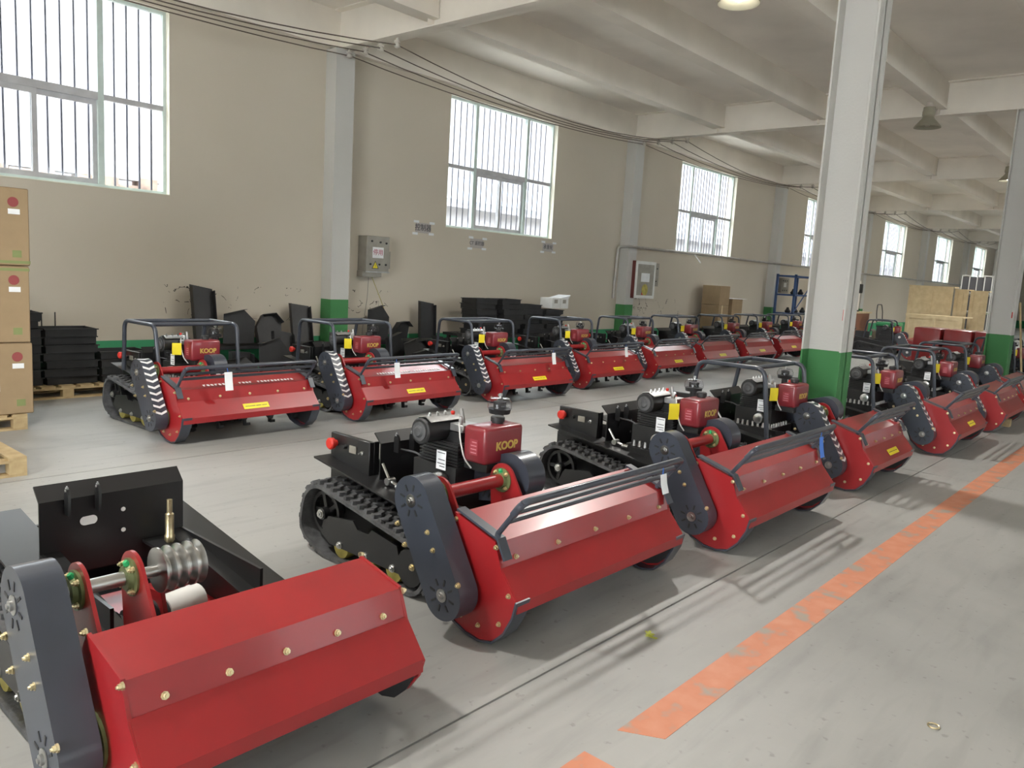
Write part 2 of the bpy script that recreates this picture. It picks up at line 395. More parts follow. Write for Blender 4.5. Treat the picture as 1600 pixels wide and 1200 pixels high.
def ibeam(mb, x, y0, y1, zb, zt, w, t=.016, web=.012):
    mb.box(x - w / 2, x + w / 2, y0, y1, zb, zb + t); mb.box(x - w / 2, x + w / 2, y0, y1, zt - t, zt); mb.box(x - web / 2, x + web / 2, y0, y1, zb, zt)
for gx in GRID:
    mb = MB(); ibeam(mb, gx, YR, WY - .11, 4.72, CEIL, .24)
    for y in PURL:                                                     # stiffeners where the joists land
        mb.box(gx - .115, gx + .115, y - .006, y + .006, 4.73, CEIL)
    trim(mb, 'beam')
for y in PURL:
    for i in range(len(GRID) - 1):
        a = GRID[i] + .02; b = GRID[i + 1] - .02
        mb = MB(); mb.box(a, b, y - .11, y + .11, 4.85, CEIL); mb.box(a, b, y - .125, y + .125, 4.83, 4.85)
        trim(mb, 'beam')
    mb = MB(); mb.box(X0, GRID[0] - .02, y - .11, y + .11, 4.83, CEIL); trim(mb, 'beam')
# steel H columns: on the window wall and the row inside the hall
def hcol(mb, x, y0, y1, w, zt):
    mb.box(x - w / 2, x + w / 2, y0, y0 + .016, 0, zt); mb.box(x - w / 2, x + w / 2, y1 - .016, y1, 0, zt); mb.box(x - .008, x + .008, y0, y1, 0, zt)
CW = 0.33
for i, gx in enumerate(GRID):
    mb = MB(); mb.box(gx - CW / 2, gx + CW / 2, WY - .25, WY, 0, 4.72)
    o = trim(mb, 'column')
    mb = MB(); hcol(mb, gx + .05, 2.44, 2.80, 0.30, 4.72)
    mb.box(gx - .12, gx + .22, 2.40, 2.84, 0, .018)
    o = trim(mb, 'column')
    if i in (1, 2):
        # conduit clipped inside the web
        c = MB(); c.tube([(gx - .02, 2.475, 1.45), (gx - .02, 2.475, 4.7)], .012, 8)
        for z in (2.1, 3.1, 4.1): c.box(gx - .045, gx + .005, 2.462, 2.49, z, z + .03)
        obj('conduit', c, 'column', o)
        obj('conduit_end', MB().cyl((gx - .03, 2.475, 1.36), (gx - .03, 2.475, 1.46), .009), 'button', o)

# windows
def make_window(n, xa, xb, y, out, yin):
    w = empty('window_%d' % n, (xa, y, WZ0)); tag(w, kind='structure')
    W_, H_ = xb - xa, WZ1 - WZ0
    yf = 0.12 * out; t = .045
    def fr(name, key, a, b, z0, z1, m, d=.03, yy=None):
        part(name, ('win', key, round(b - a, 3), round(z1 - z0, 3), out), lambda: MB().box(0, b - a, -d, d, 0, z1 - z0), m, w, (a, yf if yy is None else yy, z0))
    fr('frame_rail', 'rail', 0, W_, 0, t, 'frame_g'); fr('frame_rail', 'rail', 0, W_, H_ - t, H_, 'frame_g')
    fr('frame_stile', 'stile', 0, t, t, H_ - t, 'frame_g'); fr('frame_stile', 'stile', W_ - t, W_, t, H_ - t, 'frame_g')
    m1, m2 = .76, W_ - .80; zt = 1.08
    fr('mullion', 'mull', m1 - .035, m1 + .035, t, H_ - t, 'frame_g', .035); fr('mullion', 'mull', m2 - .035, m2 + .035, t, H_ - t, 'frame_g', .035)
    fr('transom', 'tr1', t, m1 - .035, zt - .03, zt + .03, 'frame_d', .035); fr('transom', 'tr2', m1 + .035, m2 - .035, zt - .045, zt + .045, 'frame_d', .035); fr('transom', 'tr1', m2 + .035, W_ - t, zt - .03, zt + .03, 'frame_d', .035)
    # two sliding sashes in the middle
    c = (m1 + m2) / 2
    for (a, b, yy) in ((m1 + .03, c + .03, yf - .012 * out), (c - .03, m2 - .03, yf + .02 * out)):
        s = part('sash', ('sash', round(b - a, 3), out), lambda: MB().box(0, .055, -.014, .014, 0, zt - .09).box(b - a - .055, b - a, -.014, .014, 0, zt - .09).box(.055, b - a - .055, -.014, .014, 0, .06).box(.055, b - a - .055, -.014, .014, zt - .15, zt - .09), 'frame_d', w, (a, yy, t))
        part('pane', ('spane', round(b - a, 3)), lambda: MB().box(.055, b - a - .055, -.002, .002, .06, zt - .15), 'glass', s)
    for (a, b, z0, z1) in ((t, m1 - .035, t, zt - .03), (m2 + .035, W_ - t, t, zt - .03), (t, m1 - .035, zt + .03, H_ - t), (m1 + .035, m2 - .035, zt + .045, H_ - t), (m2 + .035, W_ - t, zt + .03, H_ - t)):
        part('pane', ('pane', round(b - a, 3), round(z1 - z0, 3)), lambda: MB().box(0, b - a, -.002, .002, 0, z1 - z0), 'glass', w, (a, yf, z0))
    nb = 20
    for i in range(1, nb):
        part('bar', ('bar',), lambda: MB().cyl((0, 0, 0), (0, 0, H_), .012, n=6), 'bar', w, (W_ * i / nb, yf + .075 * out, 0))
    # plaster reveal and sill
    rv = MB(); d0, d1 = (-.004, .088) if out > 0 else (-.088, .004); q = .008
    rv.box(.0005, q, d0, d1, q, H_ - q); rv.box(W_ - q, W_ - .0005, d0, d1, q, H_ - q); rv.box(.0005, W_ - .0005, d0, d1, .0005, q); rv.box(.0005, W_ - .0005, d0, d1, H_ - q, H_ - .0005)
    part('reveal', ('reveal', round(W_, 2), out), lambda: rv, 'reveal', w)
n = 1
for i, (a, b) in enumerate(WIN):
    make_window(n, a, b, WY, 1, -1); n += 1
for i, (a, b) in enumerate(WIN):
    make_window(n, a, b, YR, -1, 1); n += 1

# outside: neighbouring wall with rubble foot, low shed and ground
og = obj('ground_outside', MB().box(-40, 110, WY + .3, 60, -.3, -.02), 'ground_out'); tag(og, 'pale yard ground outside the windows', kind='structure')
obj('yard_outside', MB().box(-40, 110, -50, YR - .3, -.3, -.02), 'ground_out'); tag(bpy.data.objects['yard_outside'], 'pale yard ground behind the hall', kind='structure')
nb_ = empty('neighbour_building', (0, 15.5, 0)); tag(nb_, 'pale plastered neighbour building with a rubble foot outside the windows', 'building')
obj('plaster_wall', MB().box(-12, 9.2, 0, .3, 2.95, 5.9), 'plaster_out', nb_)
rb = MB()
for i in range(60): 
    x = -12 + i * .36; rb.box(x, x + .35, -.03 + random.uniform(0, .03), .3, -.05, 2.6 + random.uniform(.15, .42))
obj('rubble_foot', rb, 'brick_out', nb_)
sh = empty('yard_shed', (0, 19, 0)); tag(sh, 'blue grey roofed yard shed outside the middle windows', 'building')
obj('shed_wall', MB().box(10.5, 70, 0, 4, -.02, 3.7), 'plaster_out', sh)
obj('shed_roof', MB().prism([(-.8, 3.7), (5, 5.3), (5, 5.45), (-.8, 3.85)], 10.2, 70.3, 'x'), 'roof_out', sh)
obj('shed_foot', MB().box(10.4, 70, -.06, 0, -.02, 3.0), 'brick_out', sh)

tbk = empty('added_sky_block', (0, 31, 0)); tag(tbk, 'long pale block added outside the windows to dim the sky behind the bars', 'building')  # added block: cuts sky brightness so the window bars stay visible
obj('sky_block_body', MB().box(-30, 150, 0, 6, -.02, 11.5), 'sky_block_out', tbk)
obj('sky_block_cap', MB().box(-30.4, 150.4, -.4, 6.4, 11.5, 11.8), 'roof_out', tbk)
# wires on porcelain insulators under the beams, next to the wall
WIRE_Y = [9.92, 9.55, 9.2, 8.85]
ORDS = ['first', 'second', 'third', 'fourth', 'fifth', 'sixth', 'seventh']
for bi, gx in enumerate(GRID[1:7]):
    for wi, y in enumerate(WIRE_Y):
        ins = part('wire_insulator', ('ins',), lambda: MB().lathe([(0, .02), (.03, .02), (.035, .045), (.06, .045), (.065, .03), (.085, .03), (.09, .045), (.115, .04), (.13, .015)], (0, 0, 0), (0, 0, -1), 12), 'porcelain', None, (gx, y, 4.72))
        tag(ins, 'small porcelain insulator, %s from the wall, under the beam at the %s wall column' % (ORDS[wi], ORDS[bi]), 'insulator', 'porcelain insulators under the beams')
def wire(name, pts, r, label):
    return tag(obj(name, MB().tube(pts, r, 5), 'wire'), label, 'cable', 'overhead wires along the window wall')
for wi, y in enumerate(WIRE_Y):
    for bi in range(0, 6):
        a = GRID[bi]; b = GRID[bi + 1]; pts = []
        for i in range(13):
            t = i / 12; pts.append((a + (b - a) * t, y + .02 * math.sin(9 * t + wi), 4.63 - .14 * (1 + .4 * wi % 2) * 4 * t * (1 - t)))
        wire('overhead_wire', pts, .008, 'thin dark overhead wire, %s from the wall, passing above the %s window' % (ORDS[wi], ORDS[bi]))
# galvanised pipe on the wall
pp = obj('wall_pipe', MB().tube([(15.05, WY - .02, 1.2), (15.05, WY - .06, 2.36), (15.2, WY - .30, 2.38), (15.6, WY - .3, 2.38), (60, WY - .30, 2.40)], .032, 8, .08), 'pipe')
tag(pp, 'grey pipe running along the wall below the windows', 'pipe')
br = tag(obj('tube_lamp', MB().tube([(18.1, WY - .32, 2.36), (18.0, WY - .55, 2.16)], .016, 6), 'white'), 'short white lamp tube slanting below the wall pipe', 'lamp')
# high-bay lamps
def highbay(x, y, lit):
    r = empty('highbay_lamp', (x, y, 4.83))
    part('canopy', ('hb_c',), lambda: MB().lathe([(0, .05), (.05, .06), (.06, .06)], (0, 0, 0), (0, 0, -1), 16), 'porcelain', r)
    part('ballast', ('hb_b',), lambda: MB().lathe([(.06, .04), (.07, .09), (.13, .095), (.14, .10), (.20, .10), (.22, .08)], (0, 0, 0), (0, 0, -1), 20), 'lampshade', r)
    part('shade', ('hb_s',), lambda: MB().lathe([(.21, .08), (.26, .10), (.38, .205), (.40, .21), (.395, .20), (.27, .09), (.25, .06)], (0, 0, 0), (0, 0, -1), 28), 'lampshade', r)
    part('bulb', ('hb_l', lit), lambda: MB().lathe([(.25, .02), (.28, .05), (.34, .06), (.375, .03)], (0, 0, 0), (0, 0, -1), 14), 'bulb' if lit else 'porcelain', r)
    if lit:
        L = bpy.data.lights.new('lamp_light', 'SPOT'); L.energy = LAMP_POWER; L.spot_size = math.radians(155); L.spot_blend = 0.6; L.shadow_soft_size = .10; L.color = (1, 0.97, 0.91)
        link(bpy.data.objects.new('lamp_light', L), r, (0, 0, -.42))
    return r
LAMPS = [(0.6, 3.98, True), (7.7, 3.98, True), (14.75, 3.98, False), (21.8, 3.98, True), (28.8, 3.98, True), (-6.0, 3.98, True), (36, 3.98, True), (7.7, -6.45, True), (21.8, -6.45, True)]
for x, y, lit in LAMPS:
    r = highbay(x, y, lit)
    tag(r, 'unlit conical metal lamp hanging from the roof joist beyond the column' if not lit else 'lit conical metal lamp hanging from a roof joist', 'lamp', None if not lit else 'lit lamps under the joists')

# ------------------------------------------------------------------ tracked mower
def hull(circles, n=40):
    pts = []
    for (y, z, r) in circles:
        for i in range(n): pts.append((y + r * math.cos(2 * PI * i / n), z + r * math.sin(2 * PI * i / n)))
    pts = sorted(set((round(a, 5), round(b, 5)) for a, b in pts))
    def half(p):
        h = []
        for q in p:
            while len(h) > 1 and (h[-1][0] - h[-2][0]) * (q[1] - h[-2][1]) - (h[-1][1] - h[-2][1]) * (q[0] - h[-2][0]) <= 0: h.pop()
            h.append(q)
        return h
    a = half(pts); b = half(pts[::-1]); return a[:-1] + b[:-1]      # counter-clockwise
def resample(poly, n):
    P = [Vector(p) for p in poly]; P.append(P[0]); L = [0]
    for a, b in zip(P, P[1:]): L.append(L[-1] + (b - a).length)
    out = []; j = 0
    for i in range(n):
        s = L[-1] * i / n
        while L[j + 1] < s: j += 1
        t = (s - L[j]) / (L[j + 1] - L[j]); p = P[j].lerp(P[j + 1], t); d = (P[j + 1] - P[j]).normalized()
        out.append((p, d))
    return out
TRK = [(1.36, .235, .165), (.62, .14, .135), (1.30, .105, .10), (1.42, .17, .12)]
TW = 0.19
def track_mesh(lugs=True):
    mb = MB(); outer = hull(TRK); N = 72
    P = resample(outer, N); t = .02
    ov = []; iv = []
    for p, d in P:
        nrm = Vector((d.y, -d.x)); ov.append(p); iv.append(p - nrm * t)
    vs = []
    for x in (0, TW):
        vs += [(x, p.x, p.y) for p in ov] + [(x, p.x, p.y) for p in iv]
    fs = []
    for i in range(N):
        j = (i + 1) % N
        fs += [(i, j, 2 * N + j, 2 * N + i), (N + i, 3 * N + i, 3 * N + j, N + j), (i, N + i, N + j, j), (2 * N + i, 2 * N + j, 3 * N + j, 3 * N + i)]
    mb.add(vs, fs)
    if lugs:
        K = 42; Q = resample(outer, K * 2)
        for i in range(K * 2):
            p, d = Q[i]; nrm = Vector((d.y, -d.x))
            if p.y < .02 and nrm.y < -.8: h = .004
            else: h = .022
            side = i % 2
            xa, xb = ((.012, .092) if side else (.098, .178))
            c = p + nrm * (h * .5)
            ax = Vector(((xb - xa) / 2, 0, 0)); sk = (0.012 if side else -0.012)
            for (u, wd, s2) in ((-.25, .5, 1), (.28, .45, -1)):
                cc = Vector(((xa + xb) / 2 + u * (xb - xa), c.x + d.x * sk * s2 * .5, c.y + d.y * sk * s2 * .5))
                mb.obox(cc, (ax.x * wd, d.x * .006 * s2, d.y * .006 * s2), (0, d.x * .012, d.y * .012), (0, nrm.x * h * .5, nrm.y * h * .5))
    return mb
AX = (.37, .585); BH = (.15, .215)      # upper and lower shaft centres (y, z)
GCR = .112
def gear_outline(): return hull([(AX[0], AX[1], GCR), (BH[0], BH[1], GCR)])
def slot_ring(mb, x, c, r0, r1, n=8):
    for i in range(n):
        a = 2 * PI * i / n + .2; d = Vector((0, math.cos(a), math.sin(a))); t = Vector((0, -math.sin(a), math.cos(a)))
        mb.obox(Vector((x, c[0], c[1])) + d * (r0 + r1) / 2, (.0012, 0, 0), d * (r1 - r0) / 2, t * .0045)
def chevrons(mb, top, bot, r, xa, xb, n, t0, t1, off=.0012):
    """white V marks down the front rim of a case: over the top arc, then down the straight run"""
    A = Vector(top); B = Vector(bot); L = (A - B).length; d0 = (A - B).normalized(); n0 = Vector((-d0.y, d0.x))
    w = (xb - xa) / 2; xm = (xa + xb) / 2
    def P(s_):           # s_ metres down from the tangent point at the top circle; negative goes over the arc
        if s_ >= 0: return A + n0 * (r + off) - d0 * s_, n0, d0
        a = -s_ / r; nn = n0 * math.cos(a) + d0 * math.sin(a); return A + nn * (r + off), nn, Vector((nn.y, -nn.x))
    for k_ in range(n):
        s0 = t0 + (t1 - t0) * k_ / (n - 1) - .035
        for sd in (-1, 1):
            vs = []
            for (u, v) in ((0, .011), (0, -.009), (1, -.031), (1, -.011)):
                p, nn, dd = P(s0 + v); vs.append((xm + sd * w * .92 * u, p.x, p.y))
            p, nn, dd = P(s0)
            vs2 = [(v[0], v[1] + nn.x * .001, v[2] + nn.y * .001) for v in vs]
            mb.add(vs + vs2, [(0, 1, 2, 3), (7, 6, 5, 4), (0, 4, 5, 1), (1, 5, 6, 2), (2, 6, 7, 3), (3, 7, 4, 0)])
def bolt(parent, loc, d='x-', r=.011, m='brass'):
    rot = {'x-': (0, -PI / 2, 0), 'y-': (PI / 2, 0, 0), 'x+': (0, PI / 2, 0), 'z+': (0, 0, 0)}[d] if isinstance(d, str) else d
    part('bolt', ('bolt', r, m), lambda: MB().lathe([(-.004, r * 1.35), (.002, r * 1.35), (.0025, r), (.010, r), (.0105, r * .55), (.016, r * .5)], (0, 0, 0), (0, 0, 1), 8), m, parent, loc, rot)

PROF_TOP = [(.22, .535), (-.02, .462), (-.058, .352)]
PROF_FLAP = [(-.058, .362), (-.158, .240), (-.156, .192)]
def mower(x0, y0, Wd, rz=0.0, cage=True, engine=True, guard=True, chev=True, near=2, sticker=True, tagpaper=None, bare=False, rotor=True, yellow_tag=True, xt=.07, s2=None, lettering=False, tine_gap=False, z0=0.0):
    """near: 2 full detail, 1 fewer bolts, 0 few parts"""
    R = empty('tracked_mower', (x0, y0, z0), rz)
    key = ('mw', Wd, xt)
    # ---- tracks
    for side in (0, 1):
        xa = xt + side * (.94 - TW)
        tr = part('rubber_track', ('trk', near > 0), lambda: track_mesh(near > 0), 'rubber', R, (xa, 0, 0))
        fx = -.004 if side == 0 else TW + .004; sgn = -1 if side == 0 else 1
        part('roller_guard', ('rg', side), lambda: MB().prism([(.68, .085), (1.28, .085), (1.36, .13), (1.30, .235), (1.08, .265), (1.04, .225), (.95, .225), (.92, .255), (.72, .225)], .022 if side == 0 else TW - .034, .034 if side == 0 else TW - .022), 'black', tr)
        part('drive_sprocket', ('spr', side), lambda: sprocket(), 'black', tr, (0.02, 1.36, .235))
        part('front_idler', ('idl', side), lambda: MB().lathe([(.02, .095), (.05, .105), (.14, .105), (.17, .095)], (0, 0, 0), (1, 0, 0), 18), 'black', tr, (0, .62, .14))
        if near > 0 and side == 0:
            for yy in (.75, .97, 1.19):
                part('road_wheel', ('rw',), lambda: MB().lathe([(.03, .03), (.032, .062), (.05, .066), (.12, .066), (.14, .05)], (0, 0, 0), (1, 0, 0), 16), 'yellow_wheel', tr, (0, yy, .088))
                bolt(tr, (.02, yy, .10), 'x-', .016, 'steel')
            bolt(tr, (.02, .60, .15), 'x-', .014, 'brass'); bolt(tr, (.015, 1.36, .235), 'x-', .02, 'steel')
    bx0, bx1 = xt + TW + .005, xt + .94 - TW - .005      # chassis between the tracks
    # ---- chassis
    ch = part('chassis_tub', key + ('tub', bare), lambda: MB().box(bx0, bx0 + .012, .45, 1.52, .10, .46).box(bx1 - .012, bx1, .45, 1.52, .10, .46).box(bx0, bx1, .45, 1.52, .10, .112).box(bx0 + .012, bx1 - .012, 1.50, 1.52, .11, .44), 'black', R)
    part('deck', key + ('deck', bare), lambda: MB().box(bx0 + .013, bx1 - .013, .40, 1.1, .22, .235).box(bx0 + .02, bx0 + .10, .42, 1.0, .235, .26), 'red', R)
    for side in (0, 1):
        a, b = ((xt + .075, bx0 + .07) if side == 0 else (bx1 - .07, xt + .94 - .075))
        part('fender', key + ('fen', side), lambda: MB().prism([(.42, .352), (.42, .362), (1.52, .522), (1.52, .512)], a, b), 'black', R)
    rp = part('rear_plate', key + ('rp',), lambda: MB().sheet([(1.135, .712), (1.08, .66), (1.08, .36)], bx0 - .0, bx1 + .0, .008), 'black', R)
    if near > 0:
        hb = MB(); hb.prism([(bx0 + .17 + .018 * math.cos(a) + (.014 if math.cos(a) > 0 else -.014), .565 + .018 * math.sin(a)) for a in [2 * PI * i / 16 for i in range(16)]], 1.0705, 1.0715, 'y')
        part('plate_slot', key + ('slot', bare), lambda: hb, 'white' if bare else 'blackmatte', rp)
        for xx, zz in ((.30, .585), (.30, .50)):
            part('plate_hole', ('ph', bare), lambda: MB().cyl((0, 0, 0), (0, -.002, 0), .009, n=10), 'white' if bare else 'steel', rp, (bx0 + xx, 1.0715, zz))
        for xx in (.09, .20):
            part('hinge_lug', ('hl',), lambda: MB().prism([(-.02, -.05), (.02, -.05), (.02, .03), (.008, .05), (-.008, .05), (-.02, .03)], -.005, .005, 'x'), 'black', rp, (bx0 + xx, 1.055, .655))
            bolt(rp, (bx0 + xx, 1.06, .70), 'z+', .006, 'steel')
    if not bare:
        cb = part('control_box', key + ('cb',), lambda: MB().box(bx0 - .02, bx0 + .012, 1.15, 1.50, .44, .655).box(bx0 + .012, bx0 + .05, 1.15, 1.158, .44, .655).bevel(.003, 1), 'black', R)
        if near > 0:
            part('stop_button', ('stop',), lambda: MB().lathe([(0, .018), (.02, .018), (.022, .032), (.045, .034), (.052, .026)], (0, 0, 0), (-1, 0, 0), 16), 'button', cb, (bx0 - .02, 1.45, .60))
            part('switch_cap', ('swc',), lambda: MB().lathe([(0, .012), (.012, .012), (.02, .008)], (0, 0, 0), (-1, 0, 0), 10), 'blackmatte', cb, (bx0 - .02, 1.36, .595))
            part('hour_meter', ('hm',), lambda: MB().box(-.008, 0, -.03, .03, -.02, .02).box(-.0095, -.008, -.022, .022, -.012, .012), 'boxgrey', cb, (bx0 - .02, 1.29, .59))
            part('key_switch', ('ks',), lambda: MB().lathe([(0, .012), (.008, .012), (.01, .004), (.03, .004)], (0, 0, 0), (-1, 0, 0), 10), 'steel', cb, (bx0 - .02, 1.21, .585))
    if near > 0:
        if not bare: part('drain_lever', ('lev',), lambda: MB().tube([(0, .06, .10), (0, .0, .02), (.01, -.06, .0), (.02, -.12, -.02)], .008, 6).cyl((-.02, 0, .015), (.03, 0, .015), .02, n=10).cyl((0, -.06, 0), (0, -.11, 0), .014, n=8), 'steel', R, (bx0 - .0, 1.0, .455))
        if not bare: part('control_cable', key + ('cab',), lambda: MB().tube([(bx0 + .02, .9, .44), (bx0 + .05, .82, .43), (bx0 + .16, .86, .50), (bx0 + .20, .98, .60), (bx0 + .12, 1.06, .62)], .006, 6, .05), 'bluegrey', R)
    # ---- shield
    ptop = [(.20, .505), (-.02, .455), (-.058, .352)] if bare else PROF_TOP
    shd = part('shield', key + ('sh',), lambda: MB().sheet(ptop[::-1], .006, Wd - .006, .006), 'red', R)
    flp = part('flap', key + ('fl',), lambda: flap_mesh(Wd), 'red', R)
    nbolt = 5
    if near > 0:
        for i in range(nbolt):
            bolt(flp, (.10 + (Wd - .2) * i / (nbolt - 1), -.0525, .392), (math.radians(71), 0, 0), .009)
    SP = [(.245, .50), (.225, .545), (-.022, .472), (-.066, .355), (-.166, .236), (-.145, .172), (-.10, .094), (-.04, .033), (.04, .014), (.12, .022), (.21, .054), (.28, .118), (.315, .21), (.295, .36)]
    if bare: SP = [(.235, .47), (.205, .515), (-.022, .465), (-.066, .355), (-.166, .236), (-.145, .172), (-.09, .10), (-.02, .065), (.08, .05), (.18, .08), (.25, .15), (.28, .24), (.27, .36)]
    for side in (0, 1):
        xa = -.006 if side == 0 else Wd - .006
        sp = part('side_plate', ('sp', bare), lambda: MB().prism(SP, 0, .012), 'red', R, (xa, 0, 0))
        if near > 0 or side == 0:
            for (yy, zz) in ((.215, .515), (-.03, .45), (-.115, .26), (-.07, .12), (.05, .075), (.16, .085)):
                bolt(sp, (0 if side == 0 else .012, yy, zz), 'x-' if side == 0 else 'x+', .009)
        part('plate_liner', ('liner',), lambda: MB().prism([(.27, .36), (-.05, .345), (-.15, .228), (-.135, .172), (-.09, .10), (-.03, .045), (.04, .024), (.12, .032), (.20, .06), (.27, .13), (.30, .22)], 0, .006), 'blackmatte', R, (.008 if side == 0 else Wd - .014, 0, 0))
        if bare: continue
        sk = [(.33, .21), (.285, .11), (.21, .045), (.12, .012), (.04, .004), (-.04, .022), (-.105, .085), (-.15, .17), (-.168, .245)]
        part('skid', ('skid', side), lambda: MB().sheet(sk, -.015 if side == 0 else -.075, .075 if side == 0 else .015, -.009), 'navy', R, (0 if side == 0 else Wd, 0, 0))
        part('edge_strip', ('edge', side), lambda: MB().sheet([(.215, .555), (-.03, .482), (-.075, .40)], -.008 if side == 0 else -.042, .042 if side == 0 else .008, -.010), 'navy', R, (0 if side == 0 else Wd, 0, 0))
    if rotor:
        part('rotor', key + ('rot', near > 0), lambda: rotor_mesh(Wd, near), 'blackmatte', R, (0, BH[0] - .03, BH[1]))
    if guard:
        gd = part('guard', key + ('gd',), lambda: guard_mesh(Wd), 'navy', R)
        if tagpaper:
            tx, wd_, ht, mm = tagpaper
            tp = part('hang_tag', ('tag', wd_, ht, mm), lambda: MB().sheet([(-.012, .0), (-.02, -ht * .5), (-.035, -ht)], -wd_ / 2, wd_ / 2, .0015), mm, gd, (tx, -.13, .615))
            part('tag_string', ('tstr',), lambda: MB().tube([(0, .0, .06), (-.012, -.02, .03), (0, -.012, -.005)], .003, 5), 'bluepaper', gd, (tx, -.125, .615))
    if sticker:
        st = part('warning_label', ('stk',), lambda: MB().box(0, .26, 0, .0012, 0, .055), 'yellow', flp, (Wd * .42, -.1466, .2700), (math.radians(-39.3), 0, 0))
        part('label_print', ('stkp',), lambda: MB().box(.02, .12, -.0006, 0, .025, .03).box(.13, .18, -.0006, 0, .025, .03).box(.19, .24, -.0006, 0, .025, .03), 'print', flp, (Wd * .42, -.1466, .2700), (math.radians(-39.3), 0, 0))
    if lettering:
        lt = part('lettering', ('ltr',), lambda: letter_blocks(), 'whitepaint', shd, (Wd * .20, .008, .4785), (math.radians(16.9), 0, 0))
    # ---- drive on the left: gear case, cross shaft, bearings
    go = gear_outline()
    gc = part('gear_case', ('gc',), lambda: MB().prism(go, -.14, -.03).bevel(.004, 1), 'navy', R)
    part('vent_slots', ('gcs',), lambda: gslots(), 'blackmatte', gc)
    for c in (AX, BH):
        part('hub', ('ghub',), lambda: MB().lathe([(0, .030), (.003, .030), (.0035, .016), (.012, .016), (.013, .008), (.018, .008)], (0, 0, 0), (-1, 0, 0), 14), 'steel', gc, (-.141, c[0], c[1]))
    if near > 0:
        for (yy, zz) in ((.455, .46), (.40, .375), (.255, .47), (.215, .40), (.055, .29)):
            bolt(gc, (-.14, yy, zz), 'x-', .0095)
    if chev:
        cv = MB()
        if ('chv',) not in CACHE: chevrons(cv, AX, BH, GCR, -.14, -.03, 10, -.06, .475)
        part('chevron_marks', ('chv',), lambda: cv, 'whitepaint', gc)
    s2 = s2 or (.46 if Wd > 1.1 else .19)                             # second bearing arm
    for i, xx in enumerate((.03, s2)):
        arm = part('bearing_arm', ('arm',), lambda: MB().prism(hull([(AX[0], AX[1], .082), (.22, .46, .02), (.40, .30, .02), (.24, .30, .02)]), 0, .012), 'red', R, (xx, 0, 0))
        ex = xx - .012 if i else xx + .026
        bg = part('bearing', ('brg',), lambda: MB().lathe([(-.012, .060), (.004, .062), (.006, .045), (.020, .038), (.022, .026)], (0, 0, 0), (-1, 0, 0), 18), 'olive', R, (xx - .004 if i else xx - .006, AX[0], AX[1]))
        part('grease_cap', ('gcap',), lambda: MB().cyl((0, 0, 0), (-.008, 0, .012), .012, .008, 8), 'green_nub', bg, (-.008, 0, .042))
        if near > 0:
            for a in (.78, 2.36, 3.93, 5.5):
                bolt(bg, (-.008, .05 * math.cos(a), .05 * math.sin(a)), 'x-', .008)
    lb = part('lower_bearing', ('lbrg',), lambda: MB().lathe([(0, .085), (.012, .085), (.014, .06), (.022, .055)], (0, 0, 0), (-1, 0, 0), 20), 'olive', R, (-.004, BH[0], BH[1]))
    if not bare:
        part('cross_tube', ('xt', s2), lambda: MB().cyl((.0, AX[0], AX[1]), (s2 - .02, AX[0], AX[1]), .033, n=18), 'red', R)
        part('shaft_end', ('se', s2), lambda: MB().cyl((s2 - .03, AX[0], AX[1]), (s2 + .03, AX[0], AX[1]), .021, n=14), 'steel', R)
    else:
        part('drive_shaft', ('dsh',), lambda: MB().cyl((-.03, AX[0], AX[1]), (.42, AX[0], AX[1]), .019, n=16).cyl((.045, AX[0], AX[1]), (.165, AX[0], AX[1]), .023, n=16), 'steel', R)
        part('belt_pulley', ('plly',), lambda: MB().lathe([(.27, .05), (.272, .074)] + [q for i in range(4) for q in ((.279 + .034 * i, .074), (.29 + .034 * i, .052), (.296 + .034 * i, .052), (.306 + .034 * i, .074))] + [(.412, .05)], (0, AX[0], AX[1]), (1, 0, 0), 26), 'steel', R)
    if not bare:
        # belt guard running back to the engine, with a rounded nose
        bgd = part('belt_guard', ('bgd', s2), lambda: MB().prism(hull([(AX[0], AX[1], .125), (.92, .50, .045), (.70, .50, .10)]), s2 + .06, s2 + .19).bevel(.008, 2), 'navy', R)
        part('guard_slots', ('bgs', s2), lambda: bslots(s2 + .058), 'blackmatte', bgd)
        if chev and near > 0:
            cv2 = MB()
            if ('chv2', s2) not in CACHE: chevrons(cv2, AX, (.39, .40), .125, s2 + .065, s2 + .185, 4, .08, .30)
            part('chevron_marks', ('chv2', s2), lambda: cv2, 'whitepaint', bgd)
    if near > 0:
        part('hydraulic_block', ('hyd', Wd > 1.1), lambda: MB().box(.26, .36, .50, .58, .235, .31).cyl((.29, .50, .28), (.29, .46, .28), .012, n=8).cyl((.33, .50, .28), (.33, .46, .28), .012, n=8), 'red' if engine else 'steel', R)
    if engine: build_engine(R, near, yellow_tag, xt - .13)
    if cage:
        part('cage', key + ('cage',), lambda: cage_mesh(xt), 'navy', R)
    return R

